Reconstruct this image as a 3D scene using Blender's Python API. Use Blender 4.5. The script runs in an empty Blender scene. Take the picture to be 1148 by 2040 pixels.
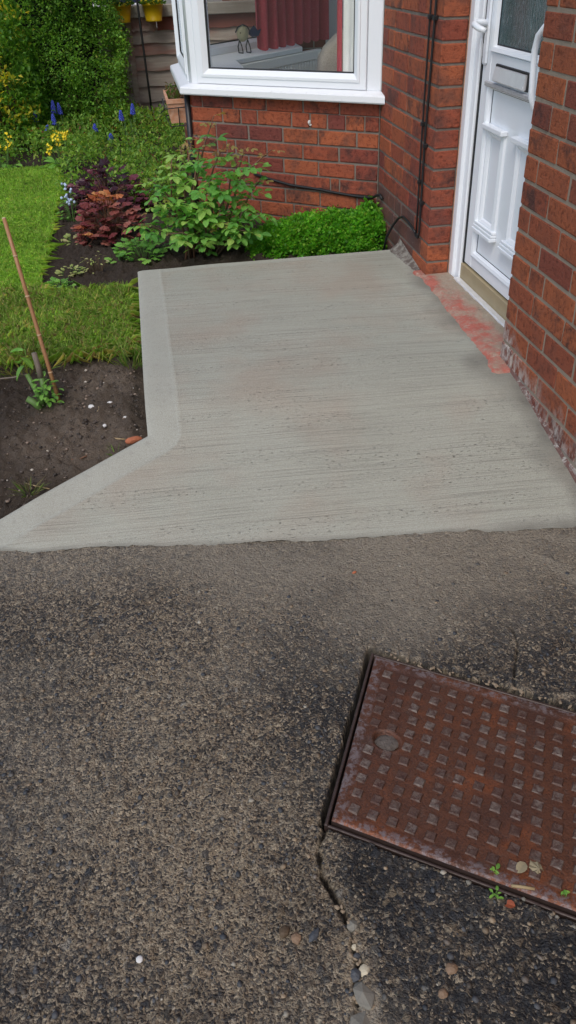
import bpy, math, random
import numpy as np
from mathutils import Vector, Matrix
R = random.Random(11)
G = np.random.default_rng(5)
S = bpy.context.scene
COL = S.collection

# ------------------------------------------------------------------ camera
cam_d = bpy.data.cameras.new('camera')
cam = bpy.data.objects.new('camera', cam_d); COL.objects.link(cam)
PITCH, YAW, ROLL = 0.611482, 0.148378, -0.036488
cp, sp = math.cos(PITCH), math.sin(PITCH)
fw = Vector((math.sin(YAW)*cp, math.cos(YAW)*cp, -sp))
rt = Vector((math.cos(YAW), -math.sin(YAW), 0)); upv = rt.cross(fw)
cr, sr = math.cos(ROLL), math.sin(ROLL)
r2 = rt*cr + upv*sr; u2 = -rt*sr + upv*cr
mw = Matrix((r2, u2, -fw)).transposed().to_4x4(); mw.translation = (-1.14061, -2.47166, 1.35912)
cam.matrix_world = mw
cam_d.sensor_fit = 'VERTICAL'; cam_d.sensor_height = 36.0; cam_d.sensor_width = 36.0
cam_d.lens = 36*1604.74/2040
cam_d.clip_start = 0.02; cam_d.clip_end = 500
S.camera = cam

# ------------------------------------------------------------------ light
SUN_EL, SUN_AZ = math.radians(52), math.radians(208)      # azimuth clockwise from +Y: from behind the camera, a little to the left
W = bpy.data.worlds.new('World'); S.world = W; W.use_nodes = True
wn = W.node_tree.nodes; wl = W.node_tree.links
bg = wn['Background']; sky = wn.new('ShaderNodeTexSky'); sky.sky_type = 'NISHITA'; sky.sun_disc = False
sky.sun_elevation = SUN_EL; sky.sun_rotation = SUN_AZ
sky.air_density = 1.0; sky.dust_density = 2.0; sky.ozone_density = 1.0
wl.new(sky.outputs[0], bg.inputs[0]); bg.inputs[1].default_value = 0.14
sd = bpy.data.lights.new('sun', 'SUN'); sd.energy = 1.05; sd.angle = math.radians(25); sd.color = (1, .97, .92)
sun = bpy.data.objects.new('sun', sd); COL.objects.link(sun)
sv = Vector((math.sin(SUN_AZ)*math.cos(SUN_EL), math.cos(SUN_AZ)*math.cos(SUN_EL), math.sin(SUN_EL)))
sun.rotation_euler = (-sv).to_track_quat('-Z', 'Y').to_euler()
S.view_settings.view_transform = 'Standard'; S.view_settings.look = 'None'
S.view_settings.gamma = 1.0; S.view_settings.use_curve_mapping = False
S.view_settings.exposure = 0.36

# ------------------------------------------------------------------ node helper
class NT:
    def __init__(s, name):
        s.m = bpy.data.materials.new(name); s.m.use_nodes = True
        s.t = s.m.node_tree; s.t.nodes.clear()
        s.out = s.t.nodes.new('ShaderNodeOutputMaterial')
    def n(s, ty, ins=None, **props):
        nd = s.t.nodes.new('ShaderNode'+ty)
        for k, v in props.items(): setattr(nd, k, v)
        for k, v in (ins or {}).items():
            sk = nd.inputs[k]
            if isinstance(v, bpy.types.NodeSocket): s.t.links.new(v, sk)
            else:
                if isinstance(v, (tuple, list)) and sk.type == 'RGBA' and len(v) == 3: v = (*v, 1)
                sk.default_value = v
        return nd
    def pos(s): return s.n('NewGeometry').outputs['Position']
    def mapv(s, vec, scale=(1, 1, 1), rot=(0, 0, 0)):
        return s.n('Mapping', {'Vector': vec, 'Scale': scale, 'Rotation': rot}).outputs[0]
    def noise(s, vec, scale, detail=3, rough=.5, color=False, dist=0):
        nd = s.n('TexNoise', {'Vector': vec, 'Scale': scale, 'Detail': detail, 'Roughness': rough, 'Distortion': dist})
        return nd.outputs[1 if color else 0]
    def vor(s, vec, scale, feature='F1', out='Distance', rnd=1.0):
        nd = s.n('TexVoronoi', {'Vector': vec, 'Scale': scale, 'Randomness': rnd}, feature=feature)
        return nd.outputs[out]
    def ramp(s, fac, stops, interp='LINEAR'):
        nd = s.n('ValToRGB', {'Fac': fac}); cr_ = nd.color_ramp; cr_.interpolation = interp
        while len(cr_.elements) < len(stops): cr_.elements.new(.5)
        for e, (p, c) in zip(cr_.elements, stops):
            e.position = p; e.color = (c, c, c, 1) if isinstance(c, (int, float)) else (*c, 1)
        return nd.outputs[0]
    def mix(s, fac, a, b, blend='MIX'):
        nd = s.n('Mix', data_type='RGBA', blend_type=blend)
        for k, v in ((0, fac), (6, a), (7, b)):
            sk = nd.inputs[k]
            if isinstance(v, bpy.types.NodeSocket): s.t.links.new(v, sk)
            else: sk.default_value = (*v, 1) if isinstance(v, (tuple, list)) else v
        return nd.outputs[2]
    def math(s, op, a, b=0.0, clamp=False):
        nd = s.n('Math', operation=op, use_clamp=clamp)
        for i, v in enumerate((a, b)):
            if isinstance(v, bpy.types.NodeSocket): s.t.links.new(v, nd.inputs[i])
            else: nd.inputs[i].default_value = v
        return nd.outputs[0]
    def attr(s, name, out='Color'): return s.n('Attribute', attribute_name=name).outputs[out]
    def rnd(s): return s.n('ObjectInfo').outputs['Random']
    def bump(s, h, strength=.5, dist=.01, normal=None):
        i = {'Height': h, 'Strength': strength, 'Distance': dist}
        if normal: i['Normal'] = normal
        return s.n('Bump', i).outputs[0]
    def bsdf(s, color, rough=.8, normal=None, metal=0.0, spec=.5, **kw):
        i = {'Base Color': color, 'Roughness': rough, 'Metallic': metal, 'Specular IOR Level': spec}
        if normal: i['Normal'] = normal
        i.update(kw)
        b = s.n('BsdfPrincipled', i)
        s.t.links.new(b.outputs[0], s.out.inputs[0]); return b
    def leafy(s, color, rough=.5, normal=None, trans=.45):
        b = s.bsdf(color, rough, normal, spec=.35)
        tr = s.n('BsdfTranslucent', {'Color': s.mix(1.0, color, (1.5, 1.4, .7), 'MULTIPLY')})
        mx = s.n('MixShader', {0: trans, 1: b.outputs[0], 2: tr.outputs[0]})
        s.t.links.new(mx.outputs[0], s.out.inputs[0])

def simple(name, color, rough=.6, metal=0.0, var=.0, scale=30, bump=0.0, bscale=120, spec=.5, bdist=.002):
    t = NT(name); p = t.pos(); c = color
    if var:
        lo = tuple(x*(1-var) for x in color); hi = tuple(min(1, x*(1+var)) for x in color)
        c = t.mix(t.noise(p, scale, 4, .6), lo, hi)
    nrm = t.bump(t.noise(p, bscale, 3), bump, bdist) if bump else None
    t.bsdf(c, rough, nrm, metal, spec); return t.m

# ------------------------------------------------------------------ materials
def m_brick(name, cols, stain=False):
    t = NT(name); p = t.pos(); r = t.rnd()
    base = t.ramp(r, cols)
    off = t.n('VectorMath', {0: p, 1: t.n('CombineXYZ', {0: t.math('MULTIPLY', r, 37.0), 1: t.math('MULTIPLY', r, 91.0), 2: 0.0}).outputs[0]}, operation='ADD').outputs[0]
    n1 = t.noise(off, 13, 5, .7)
    burn = t.ramp(n1, [(.46, 0.0), (.62, 1.0)])
    r_b = t.math('FRACT', t.math('MULTIPLY', r, 7.31))
    bw = t.math('MULTIPLY', burn, t.ramp(r_b, [(.25, .12), (.6, .45), (.95, .95)]))
    c = t.mix(t.math('MULTIPLY', bw, .85), base, (.055, .032, .030))
    n2 = t.noise(off, 60, 5, .7)
    c = t.mix(t.ramp(n2, [(.35, .85), (.49, 0.0)]), c, t.mix(1.0, c, (.45, .4, .42), 'MULTIPLY'))
    c = t.mix(t.ramp(n2, [(.62, 0.0), (.8, .35)]), c, (.40, .17, .08))
    spk = t.noise(p, 170, 2, .5)
    c = t.mix(t.ramp(spk, [(.70, 0.0), (.76, .55)]), c, (.38, .25, .2))
    soot = t.ramp(t.noise(p, 5.5, 6, .72), [(.50, 0.0), (.66, .58 if not stain else .34)])
    c = t.mix(soot, c, t.mix(n2, (.05, .034, .032), (.13, .07, .058)))
    if stain:      # lime bloom that has crept up the lowest courses
        z = t.n('SeparateXYZ', {0: p}).outputs
        zz = t.math('SUBTRACT', z[2], t.math('MULTIPLY', t.math('ADD', z[1], .1), .25))
        hgt = t.ramp(t.math('ADD', t.math('MULTIPLY', zz, 1.0), t.math('MULTIPLY', t.noise(t.mapv(p, (1, 1, .6)), 9, 2), .24)), [(.285, 1.0), (.40, 0.0)])
        mk = t.math('MULTIPLY', hgt, t.ramp(t.noise(t.mapv(p, (1, 1, .45)), 42, 6, .75), [(.44, 0.0), (.56, .9)]))
        c = t.mix(t.math('MULTIPLY', hgt, .45), c, (.11, .055, .06))
        c = t.mix(mk, c, (.52, .47, .42))
    h = t.math('ADD', t.math('MULTIPLY', n2, .8), t.math('MULTIPLY', t.noise(off, 220, 3), .35))
    t.bsdf(c, .86, t.bump(h, .9, .009), spec=.25)
    return t.m
BR_COLS = [(0, (.355, .094, .045)), (.25, (.41, .117, .051)), (.5, (.335, .086, .045)), (.75, (.285, .074, .044)), (.93, (.26, .066, .043)), (1, (.20, .056, .044))]
BRN_COLS = [(0, (.31, .090, .041)), (.3, (.355, .105, .044)), (.6, (.285, .079, .039)), (.85, (.25, .070, .039)), (1, (.21, .058, .038))]
M = {}
M['brick'] = m_brick('red_brick', BR_COLS)
M['brick_near'] = m_brick('red_brick_stained', BRN_COLS, True)
def m_scuff():
    t = NT('scuffed_brick'); p = t.pos(); n = t.noise(t.mapv(p, (1, 1, .5), (.6, 0, 0)), 30, 6, .75)
    c = t.mix(n, (.085, .042, .036), (.20, .085, .060))
    c = t.mix(t.ramp(t.noise(p, 7, 4), [(.42, 0.0), (.62, .6)]), c, (.085, .058, .055))
    c = t.mix(t.ramp(t.noise(t.mapv(p, (1, 2.2, 1), (.8, 0, 0)), 60, 4, .7), [(.60, 0.0), (.70, .7)]), c, (.36, .31, .27))
    t.bsdf(c, .9, t.bump(n, .8, .008), spec=.2); return t.m
M['brick_scuffed'] = m_scuff()
def m_mortar(name, c0, c1, stain=False):
    t = NT(name); p = t.pos()
    c = t.mix(t.noise(p, 35, 5, .7), c0, c1)
    if stain:
        z = t.n('SeparateXYZ', {0: p}).outputs
        zz = t.math('SUBTRACT', z[2], t.math('MULTIPLY', t.math('ADD', z[1], .1), .25))
        mk = t.ramp(t.math('ADD', zz, t.math('MULTIPLY', t.noise(p, 14, 3), .1)), [(.16, 1.0), (.26, 0.0)])
        c = t.mix(mk, c, t.mix(t.noise(p, 30, 5, .7), (.2, .16, .14), (.55, .52, .47)))
    t.bsdf(c, .95, t.bump(t.noise(p, 260, 4, .7), .8, .004), spec=.2); return t.m
M['mortar'] = m_mortar('mortar', (.13, .11, .095), (.29, .25, .205))
M['mortar_near'] = m_mortar('mortar_pale', (.21, .17, .13), (.38, .315, .24), True)
def m_bricktex():
    t = NT('brickwork'); p = t.pos(); s = t.n('SeparateXYZ', {0: p}).outputs
    v = t.n('CombineXYZ', {0: t.math('ADD', s[0], s[1]), 1: s[2], 2: 0.0}).outputs[0]
    b = t.n('TexBrick', {'Vector': v, 'Color1': (.29, .068, .028, 1), 'Color2': (.18, .045, .028, 1), 'Mortar': (.3, .25, .2, 1), 'Scale': 1.0,
            'Mortar Size': .005, 'Brick Width': .21, 'Row Height': .075, 'Mortar Smooth': .1})
    c = t.mix(t.ramp(t.noise(p, 12, 4), [(.5, 0.0), (.75, .6)]), b.outputs[0], (.06, .03, .03))
    t.bsdf(c, .9, t.bump(t.math('SUBTRACT', 1.0, b.outputs[1]), .6, .006), spec=.2); return t.m
M['bricktex'] = m_bricktex()
def m_upvc():
    t = NT('white_upvc'); p = t.pos()
    c = t.mix(t.ramp(t.noise(p, 6, 4, .6), [(.5, 0.0), (.85, .22)]), (.83, .86, .89), (.72, .73, .74))
    t.bsdf(c, .28, spec=.45); return t.m
M['upvc'] = m_upvc()
M['upvc_sill'] = (lambda t: (t.bsdf(t.mix(t.ramp(t.noise(t.pos(), 40, 5, .7), [(.58, 0.0), (.75, .35)]), (.82, .84, .86), (.45, .42, .36)), .3), t.m)[1])(NT('white_sill'))
M['gasket'] = simple('black_rubber', (.012, .013, .015), .5)
M['beige'] = simple('beige_sill', (.36, .29, .17), .45, var=.15, scale=20)
M['alu'] = simple('aluminium', (.74, .75, .75), .35, .2, var=.15)
M['greybead'] = simple('dusty_bead', (.40, .39, .39), .6, var=.3, scale=60)
M['silver'] = simple('silver_flap', (.74, .74, .75), .3, .35, var=.12, scale=30)
def m_glass(name, tint=(.985, .99, .985), mn=.07):
    t = NT(name)
    ior = t.math('SUBTRACT', 1.5, t.math('MULTIPLY', t.n('NewGeometry').outputs['Backfacing'], 1.5-1/1.5))
    fr = t.n('Fresnel', {'IOR': ior}).outputs[0]
    f2 = t.math('ADD', fr, mn, True)
    tr = t.n('BsdfTransparent', {'Color': (*tint, 1)}); gl = t.n('BsdfGlossy', {'Color': (.9, .95, 1, 1), 'Roughness': .01})
    mx = t.n('MixShader', {0: f2, 1: tr.outputs[0], 2: gl.outputs[0]})
    t.t.links.new(mx.outputs[0], t.out.inputs[0]); return t.m
M['glass'] = m_glass('window_glass', mn=.0)
def m_obscure():
    t = NT('obscure_glass'); p = t.pos()
    v = t.mapv(p, (1, 1.0, .28), (math.radians(18), 0, 0))
    n1 = t.noise(v, 55, 3, .5, dist=2.5)
    c = t.mix(t.ramp(t.noise(t.mapv(p, (1, 1, .5)), 5, 3), [(.35, 0.0), (.65, 1.0)]), (.025, .075, .075), (.075, .08, .082))
    c = t.mix(t.ramp(n1, [(.58, 0.0), (.72, .6)]), c, (.22, .32, .33))  # paler wavy streaks: reflections put into the glass colour
    t.bsdf(c, .07, t.bump(n1, .55, .012), spec=.7); return t.m
M['obscure'] = m_obscure()

def m_concrete():
    t = NT('brushed_concrete'); p = t.pos()
    band = t.attr('band', 'Fac'); damp = t.attr('damp', 'Fac')
    q = t.mapv(p, (1, 1, 0), (0, 0, math.radians(4)))
    st = t.noise(t.mapv(q, (2.2, 300, 1)), 1.0, 4, .65)        # fine broom lines
    st2 = t.noise(t.mapv(q, (1.1, 55, 1)), 1.0, 5, .7)
    sp_ = t.noise(t.mapv(q, (60, 250, 1)), 1.0, 2, .5)
    gate = t.noise(t.mapv(q, (1.5, 12, 1)), 1.0, 3, .6)
    big = t.noise(p, 2.3, 4, .6)
    c = t.mix(big, (.336, .336, .276), (.412, .412, .346))
    c = t.mix(t.ramp(t.noise(p, 3.1, 3, .5), [(.46, 0.0), (.68, .55)]), c, (.375, .305, .235))
    c = t.mix(t.ramp(st2, [(.26, .28), (.44, 0.0), (.58, 0.0), (.74, .18)]), c, t.mix(t.ramp(st2, [(.4, 0.0), (.6, 1.0)]), (.165, .156, .132), (.43, .42, .375)))
    c = t.mix(t.ramp(st, [(.34, .55), (.48, 0.0)]), c, (.15, .138, .113))
    st3 = t.noise(t.mapv(q, (1.6, 150, 1)), 1.0, 3, .6)
    c = t.mix(t.ramp(st3, [(.30, .42), (.42, 0.0)]), c, (.17, .157, .13))
    pits = t.math('MULTIPLY', t.ramp(sp_, [(.29, 1.0), (.37, 0.0)]), t.ramp(gate, [(.47, 0.0), (.6, 1.0)]))
    c = t.mix(t.math('MULTIPLY', pits, .85), c, (.075, .068, .06))
    sm = t.mix(t.noise(p, 7, 5, .65), (.342, .344, .290), (.420, .422, .364))
    sm = t.mix(t.ramp(t.noise(p, 60, 4, .7), [(.33, .3), (.45, 0.0)]), sm, (.19, .187, .17))
    c = t.mix(t.math('MULTIPLY', band, .8), c, sm)
    gr = t.noise(p, 330, 3, .7)
    c = t.mix(t.ramp(gr, [(.36, .5), (.48, 0.0)]), c, t.mix(1.0, c, (.62, .60, .56), 'MULTIPLY'))
    c = t.mix(t.ramp(gr, [(.55, 0.0), (.68, .35)]), c, (.60, .585, .52))
    c = t.mix(t.math('MULTIPLY', damp, t.ramp(t.noise(p, 8, 4), [(.25, .45), (.65, 1.0)])), c, (.125, .115, .097))
    nb = t.math('SUBTRACT', 1.0, t.math('MULTIPLY', band, .9))
    h = t.math('MULTIPLY', t.math('ADD', t.math('MULTIPLY', st, .8), t.math('ADD', t.math('MULTIPLY', st2, .5), t.math('MULTIPLY', pits, -1.3))), nb)
    h = t.math('ADD', h, t.math('MULTIPLY', t.noise(p, 300, 3), .35))
    t.bsdf(c, .82, t.bump(h, .75, .004), spec=.3); return t.m
M['concrete'] = m_concrete()

def m_drive():
    t = NT('exposed_aggregate'); p = t.pos()
    mud = t.attr('mud', 'Fac'); tan = t.attr('tan', 'Fac'); crk = t.attr('crk', 'Fac')
    wv = t.n('VectorMath', {0: p, 1: t.n('VectorMath', {0: t.noise(p, 60, 2, color=True), 'Scale': .012}, operation='SCALE').outputs[0]}, operation='ADD').outputs[0]
    v2 = t.mapv(wv, (1, 1, 0))
    def stones(scale):
        d = t.n('TexVoronoi', {'Vector': v2, 'Scale': scale, 'Randomness': 1.0}, feature='F1')
        e = t.vor(v2, scale, 'DISTANCE_TO_EDGE')
        rr = t.n('SeparateColor', {0: d.outputs['Color']}).outputs
        return d.outputs['Distance'], e, rr
    d1, e1, c1 = stones(150); d2, e2, c2 = stones(66)
    tb = t.math('SUBTRACT', tan, .5)
    mn_ = t.noise(p, 34, 6, .72); pn = t.noise(p, 85, 6, .8); fn = t.noise(p, 230, 4, .75)
    # worn cement paste with sand in it
    c = t.mix(t.ramp(t.math('ADD', pn, t.math('MULTIPLY', tb, .28)), [(.38, 0.0), (.60, 1.0)]), (.076, .064, .051), (.45, .345, .235))
    c = t.mix(t.ramp(t.math('ADD', mn_, t.math('MULTIPLY', tb, .2)), [(.36, .7), (.54, 0.0)]), c, t.mix(pn, (.032, .032, .033), (.105, .10, .095)))
    c = t.mix(t.ramp(t.math('ADD', fn, t.math('MULTIPLY', tb, .16)), [(.52, 0.0), (.62, .85)]), c, (.62, .49, .315))
    c = t.mix(t.ramp(fn, [(.35, .85), (.46, 0.0)]), c, (.026, .024, .022))
    # exposed stones, small and large, in slate, grey and brown
    pal = [(0, (.045, .050, .058)), (.34, (.085, .090, .098)), (.56, (.15, .145, .132)), (.74, (.22, .17, .12)), (.90, (.40, .31, .20)), (1, (.52, .47, .39))]
    k1 = t.ramp(t.math('ADD', c1[0], t.math('MULTIPLY', tb, .30)), pal); k2 = t.ramp(t.math('ADD', c2[0], t.math('MULTIPLY', tb, .25)), pal)
    pick1 = t.math('MULTIPLY', t.ramp(c1[1], [(.60, 0.0), (.64, .8)]), t.ramp(e1, [(.04, 0.0), (.16, 1.0)]))
    pick2 = t.math('MULTIPLY', t.ramp(t.math('SUBTRACT', c2[1], t.math('MULTIPLY', tb, .45)), [(.80, 0.0), (.83, .85)]), t.ramp(t.math('ADD', e2, t.math('MULTIPLY', t.math('SUBTRACT', fn, .5), .22)), [(.06, 0.0), (.16, 1.0)]))
    c = t.mix(pick1, c, k1); c = t.mix(pick2, c, k2)
    d0, e0, c0 = stones(235)
    cl = t.math('ADD', c0[0], t.math('ADD', t.math('MULTIPLY', t.math('SUBTRACT', mn_, .5), 1.1), t.math('MULTIPLY', tb, .45)))
    notst = t.math('SUBTRACT', 1.0, t.math('MAXIMUM', pick2, t.math('MULTIPLY', pick1, .7)))
    c = t.mix(t.math('MULTIPLY', t.ramp(cl, [(.70, 0.0), (.74, .8)]), notst), c, t.mix(c0[1], (.32, .26, .185), (.80, .66, .46)))
    c = t.mix(t.math('MULTIPLY', t.ramp(cl, [(.30, .85), (.34, 0.0)]), notst), c, t.mix(c0[1], (.020, .020, .021), (.065, .066, .070)))
    wet = t.ramp(t.noise(p, 3.3, 4, .6), [(.48, 0.0), (.66, 1.0)])
    c = t.mix(t.math('MULTIPLY', wet, .34), c, t.mix(1.0, c, (.50, .51, .54), 'MULTIPLY'))
    c = t.mix(t.ramp(t.noise(p, 330, 3, .7), [(.35, .45), (.55, 0.0)]), c, t.mix(1.0, c, (.4, .4, .4), 'MULTIPLY'))
    mudc = t.mix(t.noise(p, 40, 5, .7), (.33, .285, .21), (.54, .47, .365))
    mf = t.math('MULTIPLY', mud, t.ramp(t.noise(p, 120, 4, .7), [(.3, .5), (.6, 1.0)]), True)
    c = t.mix(mf, c, mudc)
    c = t.mix(crk, c, t.mix(fn, (.008, .006, .005), (.05, .038, .026)))
    h = t.math('ADD', t.math('ADD', t.math('MULTIPLY', pn, 1.0), t.math('MULTIPLY', mn_, 1.2)), t.math('MULTIPLY', fn, .65))
    h = t.math('ADD', h, t.math('MULTIPLY', pick1, t.math('SUBTRACT', .75, d1)))
    h = t.math('ADD', h, t.math('MULTIPLY', pick2, t.math('SUBTRACT', 1.1, d2)))
    h = t.math('ADD', h, t.math('MULTIPLY', t.math('SUBTRACT', c0[2], t.math('MULTIPLY', d0, 1.0)), .55))
    h = t.math('MULTIPLY', h, t.math('SUBTRACT', 1.0, t.math('MULTIPLY', mf, .45)))
    ro = t.mix(mf, t.mix(wet, (.55,)*3, (.32,)*3), (.8, .8, .8))
    t.bsdf(c, ro, t.bump(h, 1.0, .014), spec=.5); return t.m
M['drive'] = m_drive()

def m_soil():
    t = NT('soil'); p = t.pos(); dry = t.attr('dry', 'Fac')
    c = t.mix(t.noise(p, 70, 5, .7), (.030, .023, .018), (.135, .105, .083))
    c = t.mix(t.math('MULTIPLY', dry, .85), c, t.mix(t.noise(p, 50, 5, .7), (.17, .135, .105), (.36, .285, .215)))
    c = t.mix(t.ramp(t.noise(p, 210, 2), [(.69, 0.0), (.75, .55)]), c, (.22, .17, .12))
    t.bsdf(c, .95, t.bump(t.noise(p, 150, 6, .8), 1.0, .022), spec=.15); return t.m
M['soil'] = m_soil()
M['turf_base'] = simple('turf_base', (.36, .50, .14), .95, var=.35, scale=40, bump=.8, bdist=.01)

def m_vcol(name, trans=.5, rough=.5, spec=.35):
    t = NT(name); c = t.attr('col')
    c = t.mix(t.noise(t.pos(), 130, 2), t.mix(1.0, c, (.75, .78, .7), 'MULTIPLY'), c)
    t.leafy(c, rough, None, trans); return t.m
M['foliage'] = m_vcol('foliage')
M['grass'] = m_vcol('grass_blades', .5, .6)
M['vsolid'] = (lambda t: (t.bsdf(t.mix(t.ramp(t.noise(t.pos(), 300, 3), [(.3, .45), (.6, 0.0)]), t.attr('col'), t.mix(1.0, t.attr('col'), (.5, .48, .45), 'MULTIPLY')), .6, t.bump(t.noise(t.pos(), 500, 2), .3, .002), spec=.4), t.m)[1])(NT('pebbles'))
def m_leaf(name, cols, trans=.45, rough=.42):
    t = NT(name); p = t.n('TexCoord').outputs['Object']
    base = t.ramp(t.rnd(), cols)
    x = t.n('SeparateXYZ', {0: p}).outputs
    c = t.mix(t.ramp(t.noise(p, 60, 3), [(.35, .35), (.65, 0.0)]), base, t.mix(1.0, base, (.6, .6, .55), 'MULTIPLY'))
    vein = t.ramp(t.math('ABSOLUTE', x[0]), [(.0, .35), (.0016, 0.0)])
    c = t.mix(vein, c, t.mix(1.0, base, (1.5, 1.4, 1.2), 'MULTIPLY'))
    t.leafy(c, rough, t.bump(t.noise(p, 150, 3), .35, .004), trans); return t.m
M['rose_leaf'] = m_leaf('rose_leaf', [(0, (.12, .34, .08)), (.35, (.18, .45, .095)), (.7, (.29, .58, .12)), (1, (.44, .64, .16))])
M['rose_young'] = m_leaf('rose_young_leaf', [(0, (.34, .32, .10)), (.5, (.42, .25, .12)), (1, (.36, .42, .12))])
M['purple_leaf'] = m_leaf('purple_leaf', [(0, (.034, .014, .020)), (.5, (.075, .020, .033)), (1, (.15, .036, .055))], .12, .35)
M['maroon_leaf'] = m_leaf('maroon_leaf', [(0, (.16, .036, .044)), (.5, (.26, .08, .07)), (1, (.36, .14, .11))], .2, .4)
M['orange_leaf'] = m_leaf('orange_leaf', [(0, (.40, .11, .055)), (.5, (.60, .22, .08)), (1, (.66, .34, .13))], .3, .45)
M['green_leaf'] = m_leaf('soft_green_leaf', [(0, (.14, .33, .07)), (.5, (.22, .48, .09)), (1, (.32, .60, .12))])
M['pale_leaf'] = m_leaf('pale_leaf', [(0, (.36, .48, .13)), (.5, (.50, .56, .22)), (1, (.62, .58, .32))])
M['stem'] = simple('woody_stem', (.085, .055, .03), .75, var=.4, scale=60)
M['stem_red'] = simple('reddish_shoot', (.15, .075, .04), .6, var=.3, scale=60)
M['stem_green'] = simple('green_stem', (.09, .17, .04), .6, var=.35, scale=40)
M['stem_grey'] = simple('grey_cut_stem', (.16, .13, .10), .8, var=.3, scale=60)
M['cane'] = (lambda t: (t.bsdf(t.mix(t.noise(t.mapv(t.pos(), (1, 1, .12)), 160, 3), (.26, .12, .05), (.44, .23, .11)), .5), t.m)[1])(NT('bamboo'))
M['cane_node'] = simple('bamboo_node', (.50, .33, .2), .55, var=.2)
M['cane_cut'] = simple('bamboo_cut', (.62, .52, .34), .7)
M['core'] = simple('hedge_shade', (.012, .018, .008), 1.0, var=.5, scale=30)  # near-black fill, inner shade of foliage put into the colour
M['yellow'] = simple('yellow_plastic', (.78, .50, .012), .35, var=.06)
M['petal_y'] = simple('yellow_petal', (.80, .62, .02), .55, var=.25, scale=80)
M['petal_b'] = simple('blue_petal', (.06, .085, .50), .55, var=.4, scale=120)
M['petal_pale'] = simple('pale_blue_petal', (.50, .60, .80), .6)
M['terracotta'] = (lambda t: (t.bsdf(t.mix(t.ramp(t.noise(t.pos(), 40, 5, .7), [(.4, 0.0), (.7, 1.0)]), (.52, .24, .13), (.62, .40, .28)), .85), t.m)[1])(NT('terracotta'))
M['black'] = simple('black_cable', (.009, .009, .010), .55)
M['blackmetal'] = simple('black_metal', (.012, .012, .013), .45)
def m_wood(name, a, b, red):
    t = NT(name); p = t.pos(); r = t.rnd()
    off = t.n('VectorMath', {0: p, 1: t.n('CombineXYZ', {0: t.math('MULTIPLY', r, 13.0), 1: 0.0, 2: t.math('MULTIPLY', r, 5.0)}).outputs[0]}, operation='ADD').outputs[0]
    v = t.mapv(off, (2.2, 2, 34))
    n1 = t.noise(v, 1.3, 5, .65, dist=.6)
    c = t.mix(n1, a, b)
    c = t.mix(t.ramp(t.noise(t.mapv(off, (1.6, 1, 5)), 1.2, 3), [(.5, 0.0), (.66, .75)]), c, red)
    t.bsdf(c, .85, t.bump(n1, .7, .006), spec=.2); return t.m
M['fence'] = m_wood('weathered_board', (.26, .215, .18), (.60, .53, .45), (.30, .13, .10))
M['fencecap'] = m_wood('fence_cap', (.28, .26, .22), (.48, .45, .39), (.28, .25, .2))
M['fencered'] = m_wood('fence_red', (.17, .06, .045), (.28, .11, .085), (.13, .045, .035))
M['white_stone'] = simple('white_stone', (.66, .65, .62), .8, var=.2, scale=90, bump=.5)
M['grey_stone'] = simple('grey_stone', (.18, .168, .138), .75, var=.35, scale=60, bump=.6)
M['tanmortar'] = simple('tan_mortar', (.26, .20, .135), .95, var=.4, scale=60, bump=.6)
M['slate_stone'] = simple('slate_stone', (.055, .06, .068), .6, var=.3, scale=60, bump=.4)
M['tan_stone'] = simple('tan_stone', (.21, .135, .082), .7, var=.35, scale=90, bump=.5)
M['cream_stone'] = simple('cream_stone', (.52, .46, .33), .75, var=.2, scale=60, bump=.4)
M['brickfrag'] = simple('brick_chip', (.40, .13, .06), .85, var=.25, scale=60, bump=.6)
def m_rust():
    t = NT('rusted_iron'); p = t.pos()
    n1 = t.noise(p, 7, 5, .65); n2 = t.noise(p, 55, 5, .7)
    c = t.mix(n2, (.062, .029, .019), (.165, .064, .033))
    c = t.mix(t.ramp(n1, [(.5, 0.0), (.66, .75)]), c, t.mix(n2, (.17, .050, .019), (.32, .098, .032)))
    c = t.mix(t.ramp(t.noise(p, 16, 5, .7), [(.56, 0.0), (.74, .65)]), c, (.105, .088, .074))
    c = t.mix(t.ramp(t.noise(p, 230, 4, .75), [(.34, .7), (.5, 0.0)]), c, (.030, .018, .015))
    c = t.mix(t.ramp(t.noise(p, 4.5, 4, .6), [(.50, 0.0), (.66, .5)]), c, (.055, .030, .024))
    ed = t.attr('edge', 'Fac')
    em = t.math('MULTIPLY', ed, t.ramp(t.noise(p, 75, 5, .75), [(.47, 0.0), (.58, .85)]))
    c = t.mix(em, c, (.19, .155, .155))
    t.bsdf(c, t.mix(n2, (.62,)*3, (.40,)*3), t.bump(t.math('ADD', n2, t.math('MULTIPLY', t.noise(p, 230, 3), .5)), .6, .004), .25, .4); return t.m
M['rust'] = m_rust()
def m_stud():
    t = NT('worn_iron'); p = t.pos(); n2 = t.noise(p, 90, 5, .75)
    c = t.mix(t.ramp(n2, [(.38, 0.0), (.62, 1.0)]), (.075, .034, .024), t.mix(t.rnd(), (.105, .062, .046), (.20, .165, .14)))
    t.bsdf(c, .45, t.bump(n2, .8, .004), .3, .5); return t.m
M['stud'] = m_stud()
M['iron'] = simple('black_iron', (.060, .040, .034), .45, .2, var=.5, scale=40, bump=.5)
M['mudfill'] = simple('grit', (.105, .088, .075), .9, var=.5, scale=90, bump=.9, bdist=.004)
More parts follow.
